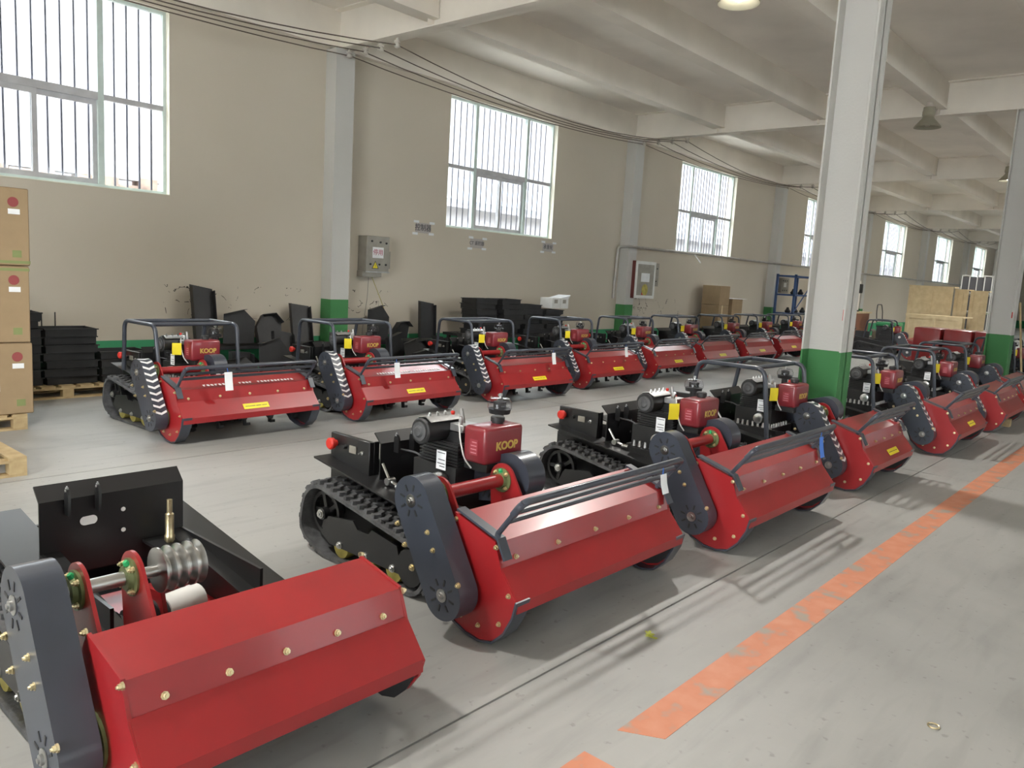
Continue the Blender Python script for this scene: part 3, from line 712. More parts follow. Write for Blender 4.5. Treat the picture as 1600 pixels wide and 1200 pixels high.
def sprocket():
    mb = MB(); mb.lathe([(0, .035), (.14, .035)], (0, 0, 0), (1, 0, 0), 12)
    n = 18
    for (ra, rb) in ((.105, .125),):
        prof = [(.03, ra), (.03, rb), (.06, rb), (.06, ra), (.03, ra)]
        for i in range(n):
            a0, a1 = 2 * PI * i / n, 2 * PI * (i + 1) / n
            q = [(x, r * math.cos(a), r * math.sin(a)) for a in (a0, a1) for x, r in prof[:4]]
            mb.add(q, [(0, 1, 5, 4), (1, 2, 6, 5), (2, 3, 7, 6), (3, 0, 4, 7)])
    for i in range(5):
        a = 2 * PI * i / 5; d = Vector((0, math.cos(a), math.sin(a))); t = Vector((0, -math.sin(a), math.cos(a)))
        mb.obox(Vector((.045, 0, 0)) + d * .07, (.008, 0, 0), d * .04, t * .012)
    return mb
def flap_mesh(Wd):
    mb = MB(); mb.sheet(PROF_FLAP[::-1], .0, Wd, .006)
    # upper bolted edge with a stepped outline at both ends
    mb.sheet([(-.058, .366), (-.0515, .384)][::-1], .17, Wd - .17, .006)
    return mb
def rotor_mesh(Wd, near):
    mb = MB().cyl((.03, 0, 0), (Wd - .03, 0, 0), .085, n=14)  # drum made thick to block light and darken the space under the shield
    n = 14 if near else 8
    for i in range(n):
        x = .08 + (Wd - .16) * i / (n - 1)
        for k_ in range(2):
            a = i * 1.1 + k_ * PI; d = Vector((0, math.cos(a), math.sin(a))); t = Vector((0, -math.sin(a), math.cos(a)))
            mb.obox(Vector((x, 0, 0)) + d * .11, (.006, 0, 0), d * .03, t * .022)
            mb.obox(Vector((x + .02, 0, 0)) + d * .14, (.024, 0, 0), d * .012, t * .024)
    return mb
def guard_mesh(Wd):
    mb = MB()
    lo = (.0, .492); hi = (-.135, .665)
    for x in (.03, Wd - .03):
        mb.tube([(x, lo[0] + .02, lo[1] - .04), (x, lo[0], lo[1]), (x, hi[0], hi[1])], .013, 8)
    def at(t): return (lo[0] + (hi[0] - lo[0]) * t, lo[1] + (hi[1] - lo[1]) * t)
    top = at(1.0)
    mb.tube([(.03, at(.62)[0], at(.62)[1]), (.03, top[0], top[1]), (Wd - .03, top[0], top[1]), (Wd - .03, at(.62)[0], at(.62)[1])], .017, 10, .05)
    for t in (.70, .42):
        y, z = at(t); mb.tube([(.03, y, z), (Wd - .03, y, z)], .013, 8)
    return mb
def gslots():
    mb = MB()
    for c in (AX, BH): slot_ring(mb, -.1408, c, .045, .075)
    return mb
def bslots(x):
    mb = MB()
    for i in range(6):
        for j, (yy, zz) in enumerate(((.60 + .035 * i, .60 - .006 * i), (.50 + .04 * i, .47 - .004 * i))):
            mb.obox((x + .0015, yy, zz), (.001, 0, 0), (0, .004, .003), (0, -.012, .018))
    mb.box(x + .0005, x + .0025, .66, .76, .545, .59)
    return mb
def letter_blocks():
    mb = MB(); x = 0
    for w_ in (.30, .14, .40):
        n_ = int(w_ / .035)
        for i in range(n_):
            xx = x + i * w_ / n_; mb.box(xx, xx + .022, .0, .032, .0, .0008) if i % 3 else mb.box(xx, xx + .012, .0, .032, .0, .0008).box(xx + .012, xx + .024, .022, .032, 0, .0008)
        x += w_ + .05
    return mb
def cage_mesh(xt):
    mb = MB(); xl, xr = xt + .09, xt + .87; r = .019
    ya, yb, zb, zt = .56, 1.24, .42, .965
    for x, s in ((xl, 1), (xr, -1)):
        mb.tube([(x, ya - .02, zb - .06), (x - s * .02, ya + .05, zt), (x - s * .02, yb - .04, zt), (x, yb + .03, zb + .06)], r, 10, .08)
    for y in (ya + .14, yb - .13):
        mb.tube([(xl - .02, y, zt), (xr + .02, y, zt)], r, 10)
    return mb
def build_engine(R, near, yellow_tag, dx):
    E_ = part('engine', ('eng', near > 0), lambda: engine_block(near), 'blackmatte', R, (dx, 0, 0))
    tk = part('fuel_tank', ('tank',), lambda: MB().box(.46, .75, .44, .60, .645, .835).bevel(.022, 3), 'red_tank', E_)
    part('fuel_cap', ('fcap',), lambda: MB().lathe([(0, .03), (.01, .03), (.012, .037), (.034, .037), (.04, .03)], (0, 0, 0), (0, 0, 1), 16), 'blackmatte', E_, (.64, .53, .832))
    # muffler drum lying across behind the tank
    part('muffler', ('muf',), lambda: MB().lathe([(0, .02), (.004, .03), (.005, .062), (.012, .070), (.02, .070), (.022, .064), (.27, .064), (.29, .05)], (.34, .80, .775), (1, 0, 0), 22), 'blackmatte', E_)
    part('muffler_cap', ('mufc',), lambda: MB().lathe([(-.012, .022), (-.002, .032), (0, .05), (.006, .05)], (.34, .80, .775), (1, 0, 0), 18), 'rubber', E_)
    part('heat_shield', ('mufs',), lambda: MB().sheet([(.86, .80), (.84, .845), (.79, .855), (.74, .83)], .37, .60, .004), 'alu', E_)
    if near > 0:
        for i in range(4): bolt(E_, (.40 + .055 * i, .79, .856), 'z+', .008, 'steel')
        part('fin_stack', ('fins',), lambda: fins(), 'blackmatte', E_)
        part('injector', ('inj',), lambda: MB().cyl((.56, .70, .80), (.56, .72, .89), .016, .010, 10).cyl((.52, .68, .78), (.50, .66, .86), .012, n=8).box(.50, .62, .64, .74, .775, .815).bevel(.004, 1), 'alu', E_)
        part('red_plug', ('rplug',), lambda: MB().lathe([(0, .009), (.012, .012), (.02, .008)], (0, 0, 0), (0, 0, 1), 10), 'button', E_, (.50, .72, .862))
        part('fuel_line', ('fline',), lambda: MB().tube([(.45, .62, .84), (.44, .60, .76), (.455, .58, .66), (.49, .56, .61)], .0045, 6, .03), 'white', E_)
        part('starter', ('strt',), lambda: MB().lathe([(0, .02), (.006, .042), (.05, .045), (.06, .03), (.12, .03)], (.36, .70, .53), (1, 0, 0), 16), 'steel', E_)
        part('spec_plate', ('spec',), lambda: MB().box(0, .002, -.035, .035, -.05, .05), 'paper', E_, (.41, .70, .635))
        part('spec_print', ('specp',), lambda: [MB().box(-.001, 0, -.028, .026 - .01 * (i % 3), .036 - i * .012, .040 - i * .012) for i in range(1)][0].box(-.001, 0, -.028, .02, .0, .004).box(-.001, 0, -.028, .026, -.02, -.016).box(-.001, 0, -.028, .01, -.035, -.031), 'print', E_, (.41, .70, .635))
        part('crankcase_studs', ('studs',), lambda: studs(), 'alu', E_)
        part('tank_sticker', ('tks',), lambda: MB().box(-.001, 0, -.028, .028, -.045, .035), 'tank_label', E_, (.4595, .52, .735))
        part('sticker_print', ('tksp',), lambda: MB().box(-.0016, -.001, -.02, .02, -.036, -.031).box(-.0016, -.001, -.02, .02, -.018, -.013).box(-.0016, -.001, -.02, .02, 0, .005).box(-.0016, -.001, -.02, .012, .018, .023), 'pinkprint', E_, (.4595, .52, .735))
    tl = text('tank_lettering', 'KOOP', .058, 'gold', E_, (.62, .4385, .735), (PI / 2, 0, 0))
    # air cleaner with clear bowl
    part('air_cleaner', ('acl',), lambda: MB().lathe([(-.14, .025), (.03, .025), (.035, .058), (.062, .064), (.065, .05)], (.84, .70, .805), (0, 0, 1), 18), 'blackmatte', E_)
    part('filter_core', ('afc',), lambda: MB().lathe([(.06, .036), (.10, .036), (.105, .02)], (.84, .70, .805), (0, 0, 1), 14), 'blackmatte', E_)
    part('clear_bowl', ('acb',), lambda: MB().lathe([(.062, .068), (.09, .068), (.118, .056), (.122, .03)], (.84, .70, .805), (0, 0, 1), 20), 'clear', E_)
    part('wing_nut', ('wn',), lambda: MB().cyl((.84, .70, .92), (.84, .70, .95), .006, n=8).box(.825, .855, .697, .703, .935, .949), 'steel', E_)
    if yellow_tag:
        part('yellow_tag', ('ytag',), lambda: MB().sheet([(-.002, .0), (-.006, -.05), (-.002, -.11)], -.04, .04, .0012), 'yellow', E_, (.40, .60, .80), (0, 0, -.5))
def engine_block(near):
    mb = MB()
    mb.box(.40, .80, .58, .96, .26, .46); mb.box(.44, .76, .62, .94, .46, .60); mb.box(.47, .72, .64, .90, .60, .72); mb.box(.50, .70, .66, .88, .72, .77)
    mb.cyl((.70, .80, .55), (.86, .80, .55), .15, .14, 20)
    mb.cyl((.52, .76, .70), (.66, .76, .76), .04, n=10)
    mb.box(.50, .74, .46, .62, .60, .648)
    return mb
def fins():
    mb = MB()
    for i in range(7): mb.box(.455, .735, .625, .915, .605 + i * .017, .612 + i * .017)
    return mb
def studs():
    mb = MB()
    for i in range(7):
        mb.cyl((.42 + .05 * i, .60, .455), (.42 + .05 * i, .60, .49), .013, .010, 8)
        mb.cyl((.40, .62 + .045 * i, .455), (.40, .62 + .045 * i, .495), .014, .010, 8)
    mb.box(.39, .80, .585, .63, .44, .462)
    return mb

G1 = 'red tracked mowers parked in the row along the window wall'
G2 = 'red tracked mowers parked in the row beside the orange line'
# row beside the orange line
m = mower(0.84, 2.08, .97, 0, cage=False, engine=False, guard=False, chev=False, sticker=False, bare=True, xt=-.04, rotor=True)
tag(m, 'unfinished red tracked mower without an engine, bare black rear plate and shiny belt pulley', 'mower', G2)
# parts only the bare machine shows
part('anchor_post', ('apost',), lambda: MB().cyl((.60, .98, .30), (.60, .98, .62), .011, n=10).lathe([(.44, .013), (.45, .02), (.47, .02), (.475, .017), (.56, .017), (.565, .011), (.60, .010)], (.60, .98, 0), (0, 0, 1), 10), 'brass', m)
part('post_bracket', ('apb',), lambda: MB().box(.53, .69, .90, 1.07, .43, .442), 'black', m)
part('red_foot', ('apf',), lambda: MB().box(.53, .67, .92, 1.04, .30, .312), 'red', m)
part('motor', ('mot',), lambda: MB().lathe([(0, .05), (.004, .056), (.16, .056), (.165, .045)], (.40, .62, .32), (1, .25, 0), 20), 'white', m)
part('motor_cap', ('motc',), lambda: MB().lathe([(-.05, .03), (-.045, .055), (-.002, .057)], (.40, .62, .32), (1, .25, 0), 20), 'blackmatte', m)
part('lower_pulley', ('lpl',), lambda: MB().lathe([(0, .02)] + [q for i in range(4) for q in ((.004 + .026 * i, .05), (.012 + .026 * i, .036), (.018 + .026 * i, .036), (.026 + .026 * i, .05))] + [(.11, .02)], (.22, .56, .34), (1, 0, 0), 20), 'blackmatte', m)
part('motor_mount', ('mmt',), lambda: MB().prism([(.50, .235), (.76, .235), (.72, .40), (.56, .42)], .37, .385), 'red', m)
part('stay_plate', ('sty',), lambda: MB().prism([(.44, .235), (.85, .235), (.80, .34), (.50, .42)], .16, .172), 'red', m)
m = mower(2.42, 2.17, 1.38, 0, cage=False, chev=False, sticker=False, tagpaper=(1.15, .06, .10, 'paper'), yellow_tag=False)
tag(m, 'red tracked mower without a cage, small white tag on its guard', 'mower', G2)
m = mower(4.37, 2.04, 1.38, 0, cage=False, chev=False, sticker=False, tagpaper=(1.08, .07, .14, 'bluepaper'))
tag(m, 'red tracked mower without a cage, blue tag hanging on its guard', 'mower', G2)
for i, (x, y, wd, lab) in enumerate([(6.60, 2.02, 1.10, 'caged red tracked mower with a yellow label right beside the green-footed column'),
                                     (8.98, 1.92, 1.32, 'second caged red tracked mower past the green-footed column beside the orange line'),
                                     (11.2, 1.88, 1.32, 'third caged red tracked mower past the green-footed column beside the orange line'),
                                     (13.2, 1.95, 1.32, 'fourth caged red tracked mower past the green-footed column beside the orange line'),
                                     (16.6, 1.9, 1.32, 'fifth caged red tracked mower past the green-footed column beside the orange line')]):
    m = mower(x, y, wd, 0, cage=True, chev=True, near=1 if i < 3 else 0, sticker=i != 2, xt=-.57, s2=.19)
    tag(m, lab, 'mower', G2)
# row along the window wall
ORD = ['first', 'second', 'third', 'fourth', 'fifth', 'sixth', 'seventh', 'eighth', 'ninth', 'tenth']
R1 = [(3.10, 6.50), (5.02, 6.48), (7.20, 6.55), (9.28, 6.72), (11.4, 6.90), (13.55, 7.15), (15.7, 7.3), (17.8, 7.45), (19.9, 7.55), (22.0, 7.65)]
for i, (x, y) in enumerate(R1):
    m = mower(x, y, 1.38, math.radians(2.0 if i < 2 else 0), cage=True, chev=True, near=2 if i < 2 else (1 if i < 5 else 0), tagpaper=[(.42, .075, .16, 'paper'), (.40, .075, .16, 'paper'), (.95, .075, .15, 'paper'), (.85, .075, .15, 'paper')][i] if i < 4 else None, lettering=i < 2)
    tag(m, ORD[i] + ' caged red tracked mower from the cartons in the row along the window wall', 'mower', G1)
# mower standing further back, behind the row
m = mower(21.9, 5.55, 1.38, math.radians(8), near=0); tag(m, 'caged red tracked mower standing alone between the two rows near the crates', 'mower')

# ------------------------------------------------------------------ cartons, pallets, trays
def pallet(x, y, lx, ly, label, rz=0.0, boards=7):
    p = empty('pallet', (x, y, 0), rz); tag(p, label, 'pallet')
    for i in range(boards):
        w_ = lx / boards * .74
        part('top_board', ('ptb', round(w_, 3), ly), lambda: MB().box(0, w_, 0, ly, .118, .138), 'pine', p, (i * (lx - w_) / (boards - 1), 0, 0))
    for j in range(3):
        part('bearer', ('pbe', lx), lambda: MB().box(0, lx, 0, .09, .1, .118), 'pine', p, (0, j * (ly - .09) / 2, 0))
        for i in range(3):
            part('block', ('pbl',), lambda: MB().box(0, .11, 0, .09, .018, .1), 'pine', p, (i * (lx - .11) / 2, j * (ly - .09) / 2, 0))
        part('bottom_board', ('pbb', lx), lambda: MB().box(0, lx, 0, .09, 0, .018), 'pine', p, (0, j * (ly - .09) / 2, 0))
    return p
pallet(1.30, 7.72, 1.06, 1.0, 'wooden pallet under the tall stack of brown cartons')
pallet(0.80, 6.12, 1.06, 1.0, 'empty wooden pallet on the floor in front of the cartons')
pallet(2.55, 9.15, 1.30, .95, 'wooden pallet carrying the heap of black trays')
def carton(x, y, z, sx, sy, sz, label, i):
    c = obj('carton', MB().box(0, sx, 0, sy, 0, sz).bevel(.008, 1), 'card', None, (x, y, z)); tag(c, label, 'carton', 'engine cartons in the tall stack')
    obj('round_mark', MB().cyl((0, 0, 0), (0, -.001, 0), .042, n=20), 'stain_red', c, (sx - .12, 0, sz - .12))
    obj('small_label', MB().box(-.045, .045, -.001, 0, -.022, .022), 'paper', c, (sx - .115, 0, sz - .20))
    w = obj('white_label', MB().box(-.10, .10, -.001, 0, -.055, .055), 'paper', c, (sx - .36, 0, sz * .42))
    obj('label_print', MB().box(-.08, .06, -.0018, -.001, .02, .028).box(-.08, .08, -.0018, -.001, -.0, .006).box(-.08, .03, -.0018, -.001, -.03, -.022), 'print', c, (sx - .36, 0, sz * .42))
    obj('hand_hole', MB().prism([(.045 * math.cos(a) + (.035 if math.cos(a) > 0 else -.035), .028 * math.sin(a)) for a in [2 * PI * q / 16 for q in range(16)]], -.001, 0, 'y'), 'blackmatte', c, (sx - .43, 0, sz * .68))
    obj('print_mark', MB().box(-.035, .035, -.001, 0, -.03, .03), 'tape', c, (sx - .10, 0, .10))
    if i in (1, 2): obj('strap', MB().box(-.002, sx + .002, -.002, sy + .002, -.012, .012), 'tape', c, (0, 0, .03 if i == 2 else sz - .03))
    return c
cz = .14; CW_ = [(.0, .63, 'bottom'), (.0, .665, 'middle'), (.0, .66, 'topmost')]
for i, (dx, h, nm) in enumerate(CW_):
    carton(1.34 + (0 if i % 2 == 0 else -.01), 7.74, cz, 1.08, .72, h - .004, 'brown cardboard carton with red round mark, %s one of the tall stack' % nm, i); cz += h

def tray_mesh(key=('tray',)):
    def f():
        mb = MB(); L, B, H, t = .52, .36, .085, .006
        mb.box(0, L, 0, B, 0, t); mb.box(0, L, 0, t, t, H); mb.box(0, L, B - t, B, t, H); mb.box(0, t, t, B - t, t, H); mb.box(L - t, L, t, B - t, t, H)
        mb.box(-.015, L + .015, -.015, 0, H - .012, H); mb.box(-.015, L + .015, B, B + .015, H - .012, H)
        return mb
    return f
def trays(cells, group, lab):
    for (x, y, z, rz, i, j) in cells:
        o = part('metal_tray', ('tray',), tray_mesh(), 'blackmatte', None, (x, y, z), (0, 0, rz))
        tag(o, lab % (NTH[j], NTH[i]), 'tray', group)
NTH = ['first', 'second', 'third', 'fourth', 'fifth', 'sixth', 'seventh', 'eighth', 'ninth']
cells = []
for j in range(9):
    n_ = 3 if j < 4 else (2 if j < 7 else 1)
    for i in range(n_):
        if j >= 4 and i == n_ - 1 and j > 6: pass
        cells.append((2.45 + i * .56 + random.uniform(-.02, .02), 9.25 + random.uniform(-.04, .04), .14 + j * .087, random.uniform(-.08, .08), i, j))
trays(cells, 'black metal trays heaped on the wall pallet', 'black metal tray, %s from below, %s stack from the cartons on the pallet')
for i, (x, y, z) in enumerate([(2.75, 9.3, .93), (2.88, 9.35, .92), (3.0, 9.3, .76), (3.15, 9.35, .76), (3.42, 9.3, .50)]):
    tag(obj('threaded_rod', MB().cyl((0, 0, 0), (0, 0, .16), .006, n=6), 'blackmatte', None, (x, y, z)), 'thin black rod standing up from the heap of trays', 'rod', 'rods on the tray heap')
cells = []
for i in range(4):
    top = [7, 7, 6, 5][i]
    for j in range(top):
        cells.append((9.75 + i * .6 + random.uniform(-.03, .03), 9.35 + random.uniform(-.05, .05), .55 + j * .088, random.uniform(-.06, .06), i, j))
tb = empty('work_table', (9.6, 9.2, 0)); tag(tb, 'low black bench carrying stacked metal trays by the wall', 'table')
obj('table_top', MB().box(0, 3.0, 0, .85, .50, .545), 'blackmatte', tb)
for (a, b) in ((.05, .05), (2.9, .05), (.05, .75), (2.9, .75)): obj('leg', MB().box(a, a + .05, b, b + .05, 0, .5), 'blackmatte', tb)
trays(cells, 'black metal trays stacked on the bench', 'black metal tray, %s from below, %s stack from the switch box on the bench')
for i in range(2):
    c = obj('white_box', MB().box(0, .24, 0, .30, 0, .20).bevel(.004, 1), 'white', None, (11.75 + .26 * i, 9.35, .55 + 5 * .088 + .02)); tag(c, 'small white product box with grey print on top of the trays', 'box', 'white boxes on the trays')
    obj('print_mark', MB().box(.06, .16, -.001, 0, .10, .17), 'boxgrey', c)
    if i == 1: obj('lid_flap', MB().prism([(0, .20), (.24, .20), (.30, .26)], .0, .3, 'y'), 'paper', c)
# bent sheet-metal covers lying in heaps behind the row
def cover_meshes():
    def ang(): return MB().prism([(-.24, 0), (.22, 0), (.26, .30), (.10, .46), (-.20, .40)], 0, .006, 'y').prism([(-.24, 0), (.22, 0), (.22, .006), (-.24, .006)], -.08, 0, 'y').prism([(.10, .46), (-.20, .40), (-.20, .394), (.10, .454)], -.09, 0, 'y')
    def cowl(): return MB().sheet([(-.20, .0), (-.21, .20), (-.10, .36), (.10, .38), (.20, .26)], -.05, .05, .005, 'y').prism([(-.20, .0), (-.21, .20), (-.10, .36), (.10, .38), (.20, .26), (.16, 0)], .045, .05, 'y')
    def chan(): return MB().prism([(-.15, 0), (.15, 0), (.15, .52), (-.15, .56)], 0, .006, 'y').box(-.15, -.144, -.09, 0, 0, .54).box(.144, .15, -.09, 0, 0, .5)
    return [('ang', ang), ('cowl', cowl), ('chan', chan)]
CM = cover_meshes()
LAB = {'ang': 'bent black sheet-metal cover with folded edges leaning in the heap behind the mowers', 'cowl': 'arched black sheet-metal cowl leaning in the heap behind the mowers', 'chan': 'tall black sheet-metal channel leaning in the heap behind the mowers'}
cnt = 0
for (xa, xb, ya, rows, z0_) in ((4.75, 6.95, 8.6, 3, 0.0), (4.9, 6.8, 9.75, 1, .45), (7.75, 9.05, 8.6, 3, 0.0), (7.8, 8.95, 9.75, 1, .45)):
    if z0_ > 0:
        sb = empty('metal_stand', (xa - .1, ya - .05, 0)); tag(sb, 'low black stand against the wall carrying sheet-metal parts behind the %s mowers' % ('first' if xa < 6 else 'third'), 'stand')
        obj('stand_top', MB().box(0, xb - xa + .4, 0, .42, .40, .44), 'blackmatte', sb)
        for q in (0.02, xb - xa + .33):
            for w_ in (.02, .36): obj('leg', MB().box(q, q + .05, w_, w_ + .05, 0, .40), 'blackmatte', sb)
    for r_ in range(rows):
        x = xa + .18 * (r_ % 2)
        while x < xb:
            nm, fn = CM[cnt % 3]; cnt += 1; sc_ = random.uniform(.75, 1.45)
            o = part('sheet_cover', ('cov', nm), fn, 'blackmatte', None, (x + .25, ya + .16 + .32 * r_, z0_ + .004), (random.uniform(-.30, .05), 0, random.uniform(-.25, .25)))
            o.scale = (1, 1, sc_)
            tag(o, LAB[nm], 'metal cover', 'loose black sheet-metal parts behind the row')
            x += .49 + random.uniform(0, .05)
for i in range(3):
    tag(obj('flat_carton', MB().prism([(0, 0), (.8, .05), (.85, .5), (.05, .48)], 0, .012, 'z'), 'card', None, (4.45 + .04 * i, 8.12 + .03 * i, .02 + .05 * i), (.02, .015, .02 + .03 * i)), 'flattened brown carton lying behind the first mower of the wall row', 'carton', 'flattened cartons')

# cartons, table and rack near the second and third wall columns
c = obj('carton', MB().box(0, .55, 0, .5, 0, .62).bevel(.006, 1), 'card', None, (18.9, 9.55, .5)); tag(c, 'brown carton standing against the wall, lower one of the pair by the third column', 'carton')
obj('tape_strip', MB().box(.16, .22, -.002, 0, 0, .62), 'ply', c)
c = obj('carton', MB().box(0, .55, 0, .5, 0, .50).bevel(.006, 1), 'card', None, (18.9, 9.55, 1.125)); tag(c, 'brown carton standing on another against the wall by the third column', 'carton')
c = empty('open_carton', (19.55, 9.5, .5)); tag(c, 'open brown carton with raised white flap by the third column', 'carton')
obj('carton_body', MB().box(0, .6, 0, .5, 0, .80).bevel(.006, 1), 'card', c); obj('lid_flap', MB().box(-.05, .75, -.05, .35, .80, .806), 'paper', c)
t = empty('side_table', (18.7, 9.4, 0)); tag(t, 'low dark table carrying the cartons by the third column', 'table')
obj('table_top', MB().box(0, 1.6, 0, .7, .46, .5), 'blackmatte', t)
for a in (.02, 1.52):
    for b in (.02, .62): obj('leg', MB().box(a, a + .06, b, b + .06, 0, .46), 'blackmatte', t)
rk = empty('steel_rack', (22.9, 9.2, 0)); tag(rk, 'blue steel storage rack standing by the third wall column', 'rack')
for a in (0, 1.5):
    for b in (0, .55): obj('upright', MB().box(a, a + .06, b, b + .06, 0, 2.08), 'rack_blue', rk)
for z in (.9, 1.45, 2.0): obj('shelf', MB().box(0, 1.56, 0, .6, z, z + .05), 'rack_blue', rk)
obj('brace', MB().tube([(.03, .02, .95), (1.5, .02, 2.0)], .018, 6), 'rack_blue', rk)
for i in range(5): tag(obj('stored_part', MB().lathe([(0, .07), (.05, .09), (.1, .05), (.16, .03)], (0, 0, 0), (0, 0, 1), 12), 'blackmatte', None, (23.1 + .28 * i, 9.45, 1.50 if i % 2 else .95)), 'small dark engine part lying on the blue rack', 'spare part', 'parts on the blue rack')
sk = tag(obj('sack', MB().lathe([(0, .28), (.08, .34), (.2, .3), (.3, .2), (.36, .05)], (0, 0, 0), (0, 0, 1), 14), 'pine', None, (21.9, 9.6, 0.0)), 'slumped tan sack lying at the foot of the third wall column', 'sack')

# fixtures on the window wall
pn = empty('switch_box', (7.86, WY, 1.53)); tag(pn, 'grey metal switch box with white red-lettered notice beside the first wall column', 'switch box')
obj('box_body', MB().box(0, .46, -.22, 0, 0, .55).bevel(.006, 1), 'boxgrey', pn)
obj('door_lip', MB().box(-.01, .47, -.228, -.218, -.02, .0), 'alu', pn)
obj('notice', MB().box(.12, .34, -.2225, -.2205, .21, .38), 'paper', pn)
text('notice_lettering', '停用', .10, 'redprint', pn, (.23, -.2235, .295), (PI / 2, 0, 0))
obj('warning_sign', MB().prism([(.11, .04), (.25, .04), (.18, .165)], -.2225, -.2205, 'y'), 'print', pn)
obj('sign_face', MB().prism([(.128, .05), (.232, .05), (.18, .147)], -.2235, -.2224, 'y'), 'yellow', pn)
obj('sign_bolt', MB().prism([(.178, .06), (.188, .09), (.180, .092), (.186, .125), (.172, .092), (.180, .088)], -.2243, -.2234, 'y'), 'print', pn)
for (a, b) in ((.10, .47), (.27, .46), (.39, .45), (.08, .11), (.26, .11), (.39, .11)): obj('knob', MB().cyl((a, -.22, b), (a, -.235, b), .016, n=10), 'blackmatte', pn)
obj('cable_gland', MB().box(-.02, .36, -.16, -.02, -.09, -.0), 'boxgrey', pn)
so = empty('socket_box', (8.35, WY, 1.60)); tag(so, 'small brass-faced socket box at the right of the grey switch box', 'socket')
obj('back_plate', MB().box(0, .15, -.03, 0, -.02, .26), 'boxgrey', so); obj('face', MB().box(.0, .11, -.045, -.03, 0, .18), 'yellow_wheel', so)
tag(obj('loose_cable', MB().tube([(8.05, WY - .05, 1.43), (8.06, WY - .02, 1.1), (7.98, WY - .02, .6), (7.97, WY - .02, .1)], .005, 5), 'boxgrey'), 'thin grey cable hanging down the wall below the switch box', 'cable')
tag(obj('loose_cable', MB().tube([(8.12, WY - .05, 1.43), (8.35, WY - .02, 1.05), (8.6, WY - .02, .55), (8.75, WY - .03, .3)], .005, 5), 'yellow_wheel'), 'thin yellowish cable slanting down the wall below the switch box', 'cable')
def note(x, z, txt, size, label):
    n_ = empty('wall_note', (x, WY, z)); tag(n_, label, 'note')
    obj('sheet', MB().box(-.17, .17, -.003, -.001, -.085, .085), 'note_paper', n_)
    for (a, b) in ((-.22, .08), (.14, .075), (-.24, -.12), (.13, -.11)): obj('tape', MB().box(a, a + .12, -.005, -.003, b, b + .04), 'paper', n_)
    text('note_lettering', txt, size, 'print', n_, (0, -.0045, 0), (PI / 2, 0, 0))
M['note_paper'] = mat('note_paper', (0.50, 0.46, 0.44), 0.7)
note(9.22, 2.30, '控制器', .125, 'taped paper note with large dark lettering left of the second window')
note(10.55, 2.13, 'CT 遥控器', .085, 'taped paper note with small lettering below the second window')
note(12.62, 2.19, '承重轮', .10, 'taped paper note below the right corner of the second window')
hc = empty('hose_cabinet', (15.62, WY, 1.23)); tag(hc, 'maroon fire-hose cabinet with white framed glass door on the second wall column', 'cabinet')
obj('cabinet_body', MB().box(-.22, .62, -.34, -.02, 0, .85).bevel(.005, 1), 'maroon', hc)
fr_ = MB(); fr_.box(-.22, .62, -.36, -.34, 0, .07); fr_.box(-.22, .62, -.36, -.34, .78, .85); fr_.box(-.22, -.15, -.36, -.34, .07, .78); fr_.box(.55, .62, -.36, -.34, .07, .78)
obj('door_frame', fr_, 'white', hc); obj('door_glass', MB().box(-.15, .55, -.352, -.348, .07, .78), 'boxgrey', hc)
obj('door_card', MB().box(.02, .38, -.355, -.352, .38, .58), 'paper', hc); obj('coiled_hose', MB().lathe([(0, .06), (.002, .13), (.006, .13), (.008, .06)], (.2, -.353, .2), (0, -1, 0), 18), 'yellow_wheel', hc); obj('valve', MB().box(.08, .28, -.358, -.352, .08, .14), 'button', hc)
mp_ = empty('meter_panel', (16.45, WY, 1.52)); tag(mp_, 'flat grey meter panel on the wall right of the hose cabinet', 'panel')
obj('panel_body', MB().box(0, .36, -.10, 0, 0, .55), 'boxgrey', mp_); obj('panel_label', MB().box(.02, .14, -.102, -.10, .19, .34), 'paper', mp_)
for (a, b) in ((.27, .42), (.25, .12)): obj('knob', MB().cyl((a, -.10, b), (a, -.115, b), .014, n=8), 'blackmatte', mp_)
mp_ = empty('meter_panel', (24.1, WY, 1.52)); tag(mp_, 'flat pale meter panel on the wall beside the blue rack', 'panel')
obj('panel_body', MB().box(0, .55, -.12, 0, 0, .46), 'boxgrey', mp_); obj('panel_label', MB().box(.16, .36, -.122, -.12, .18, .32), 'white', mp_)
for a in (.1, .25, .4):
    for b in (.08, .38): obj('knob', MB().cyl((a, -.12, b), (a, -.13, b), .02, n=8), 'blackmatte', mp_)

# ------------------------------------------------------------------ far end: crates, racks, red housings
def crate(x, y, z, sx, sy, sz, label, rz=0):
    c = empty('plywood_crate', (x, y, z), rz); tag(c, label, 'crate')
    n_ = max(2, int(sx / .8))
    for i in range(n_): obj('panel', MB().box(i * sx / n_ + .006, (i + 1) * sx / n_ - .006, 0, .02, 0, sz), 'ply', c)
    n2 = max(1, int(sy / .8))
    for i in range(n2): obj('panel', MB().box(0, .02, .021 + i * (sy - .021) / n2, .021 + (i + 1) * (sy - .021) / n2 - .01, 0, sz), 'ply', c)
    for (a, w_) in ((0, .09), (sx - .09, .09), (sx / 2 - .045, .09)): obj('batten', MB().box(a, a + w_, -.02, 0, 0, sz), 'ply', c)
    obj('batten', MB().box(0, sx, -.021, -.001, sz - .09, sz), 'ply', c); obj('batten', MB().box(0, sx, -.021, -.001, 0, .09), 'ply', c)
    obj('lid', MB().box(-.02, sx + .02, -.02, sy, sz, sz + .03), 'ply', c)
    return c
H90 = -PI / 2
crate(26.2, 7.0, 0, 1.55, 1.2, 1.08, 'long low plywood crate in front of the tall plywood panels', H90)
crate(27.7, 7.4, 0, 1.28, .6, 1.98, 'tall plywood crate with panels standing behind the long low crate', H90)
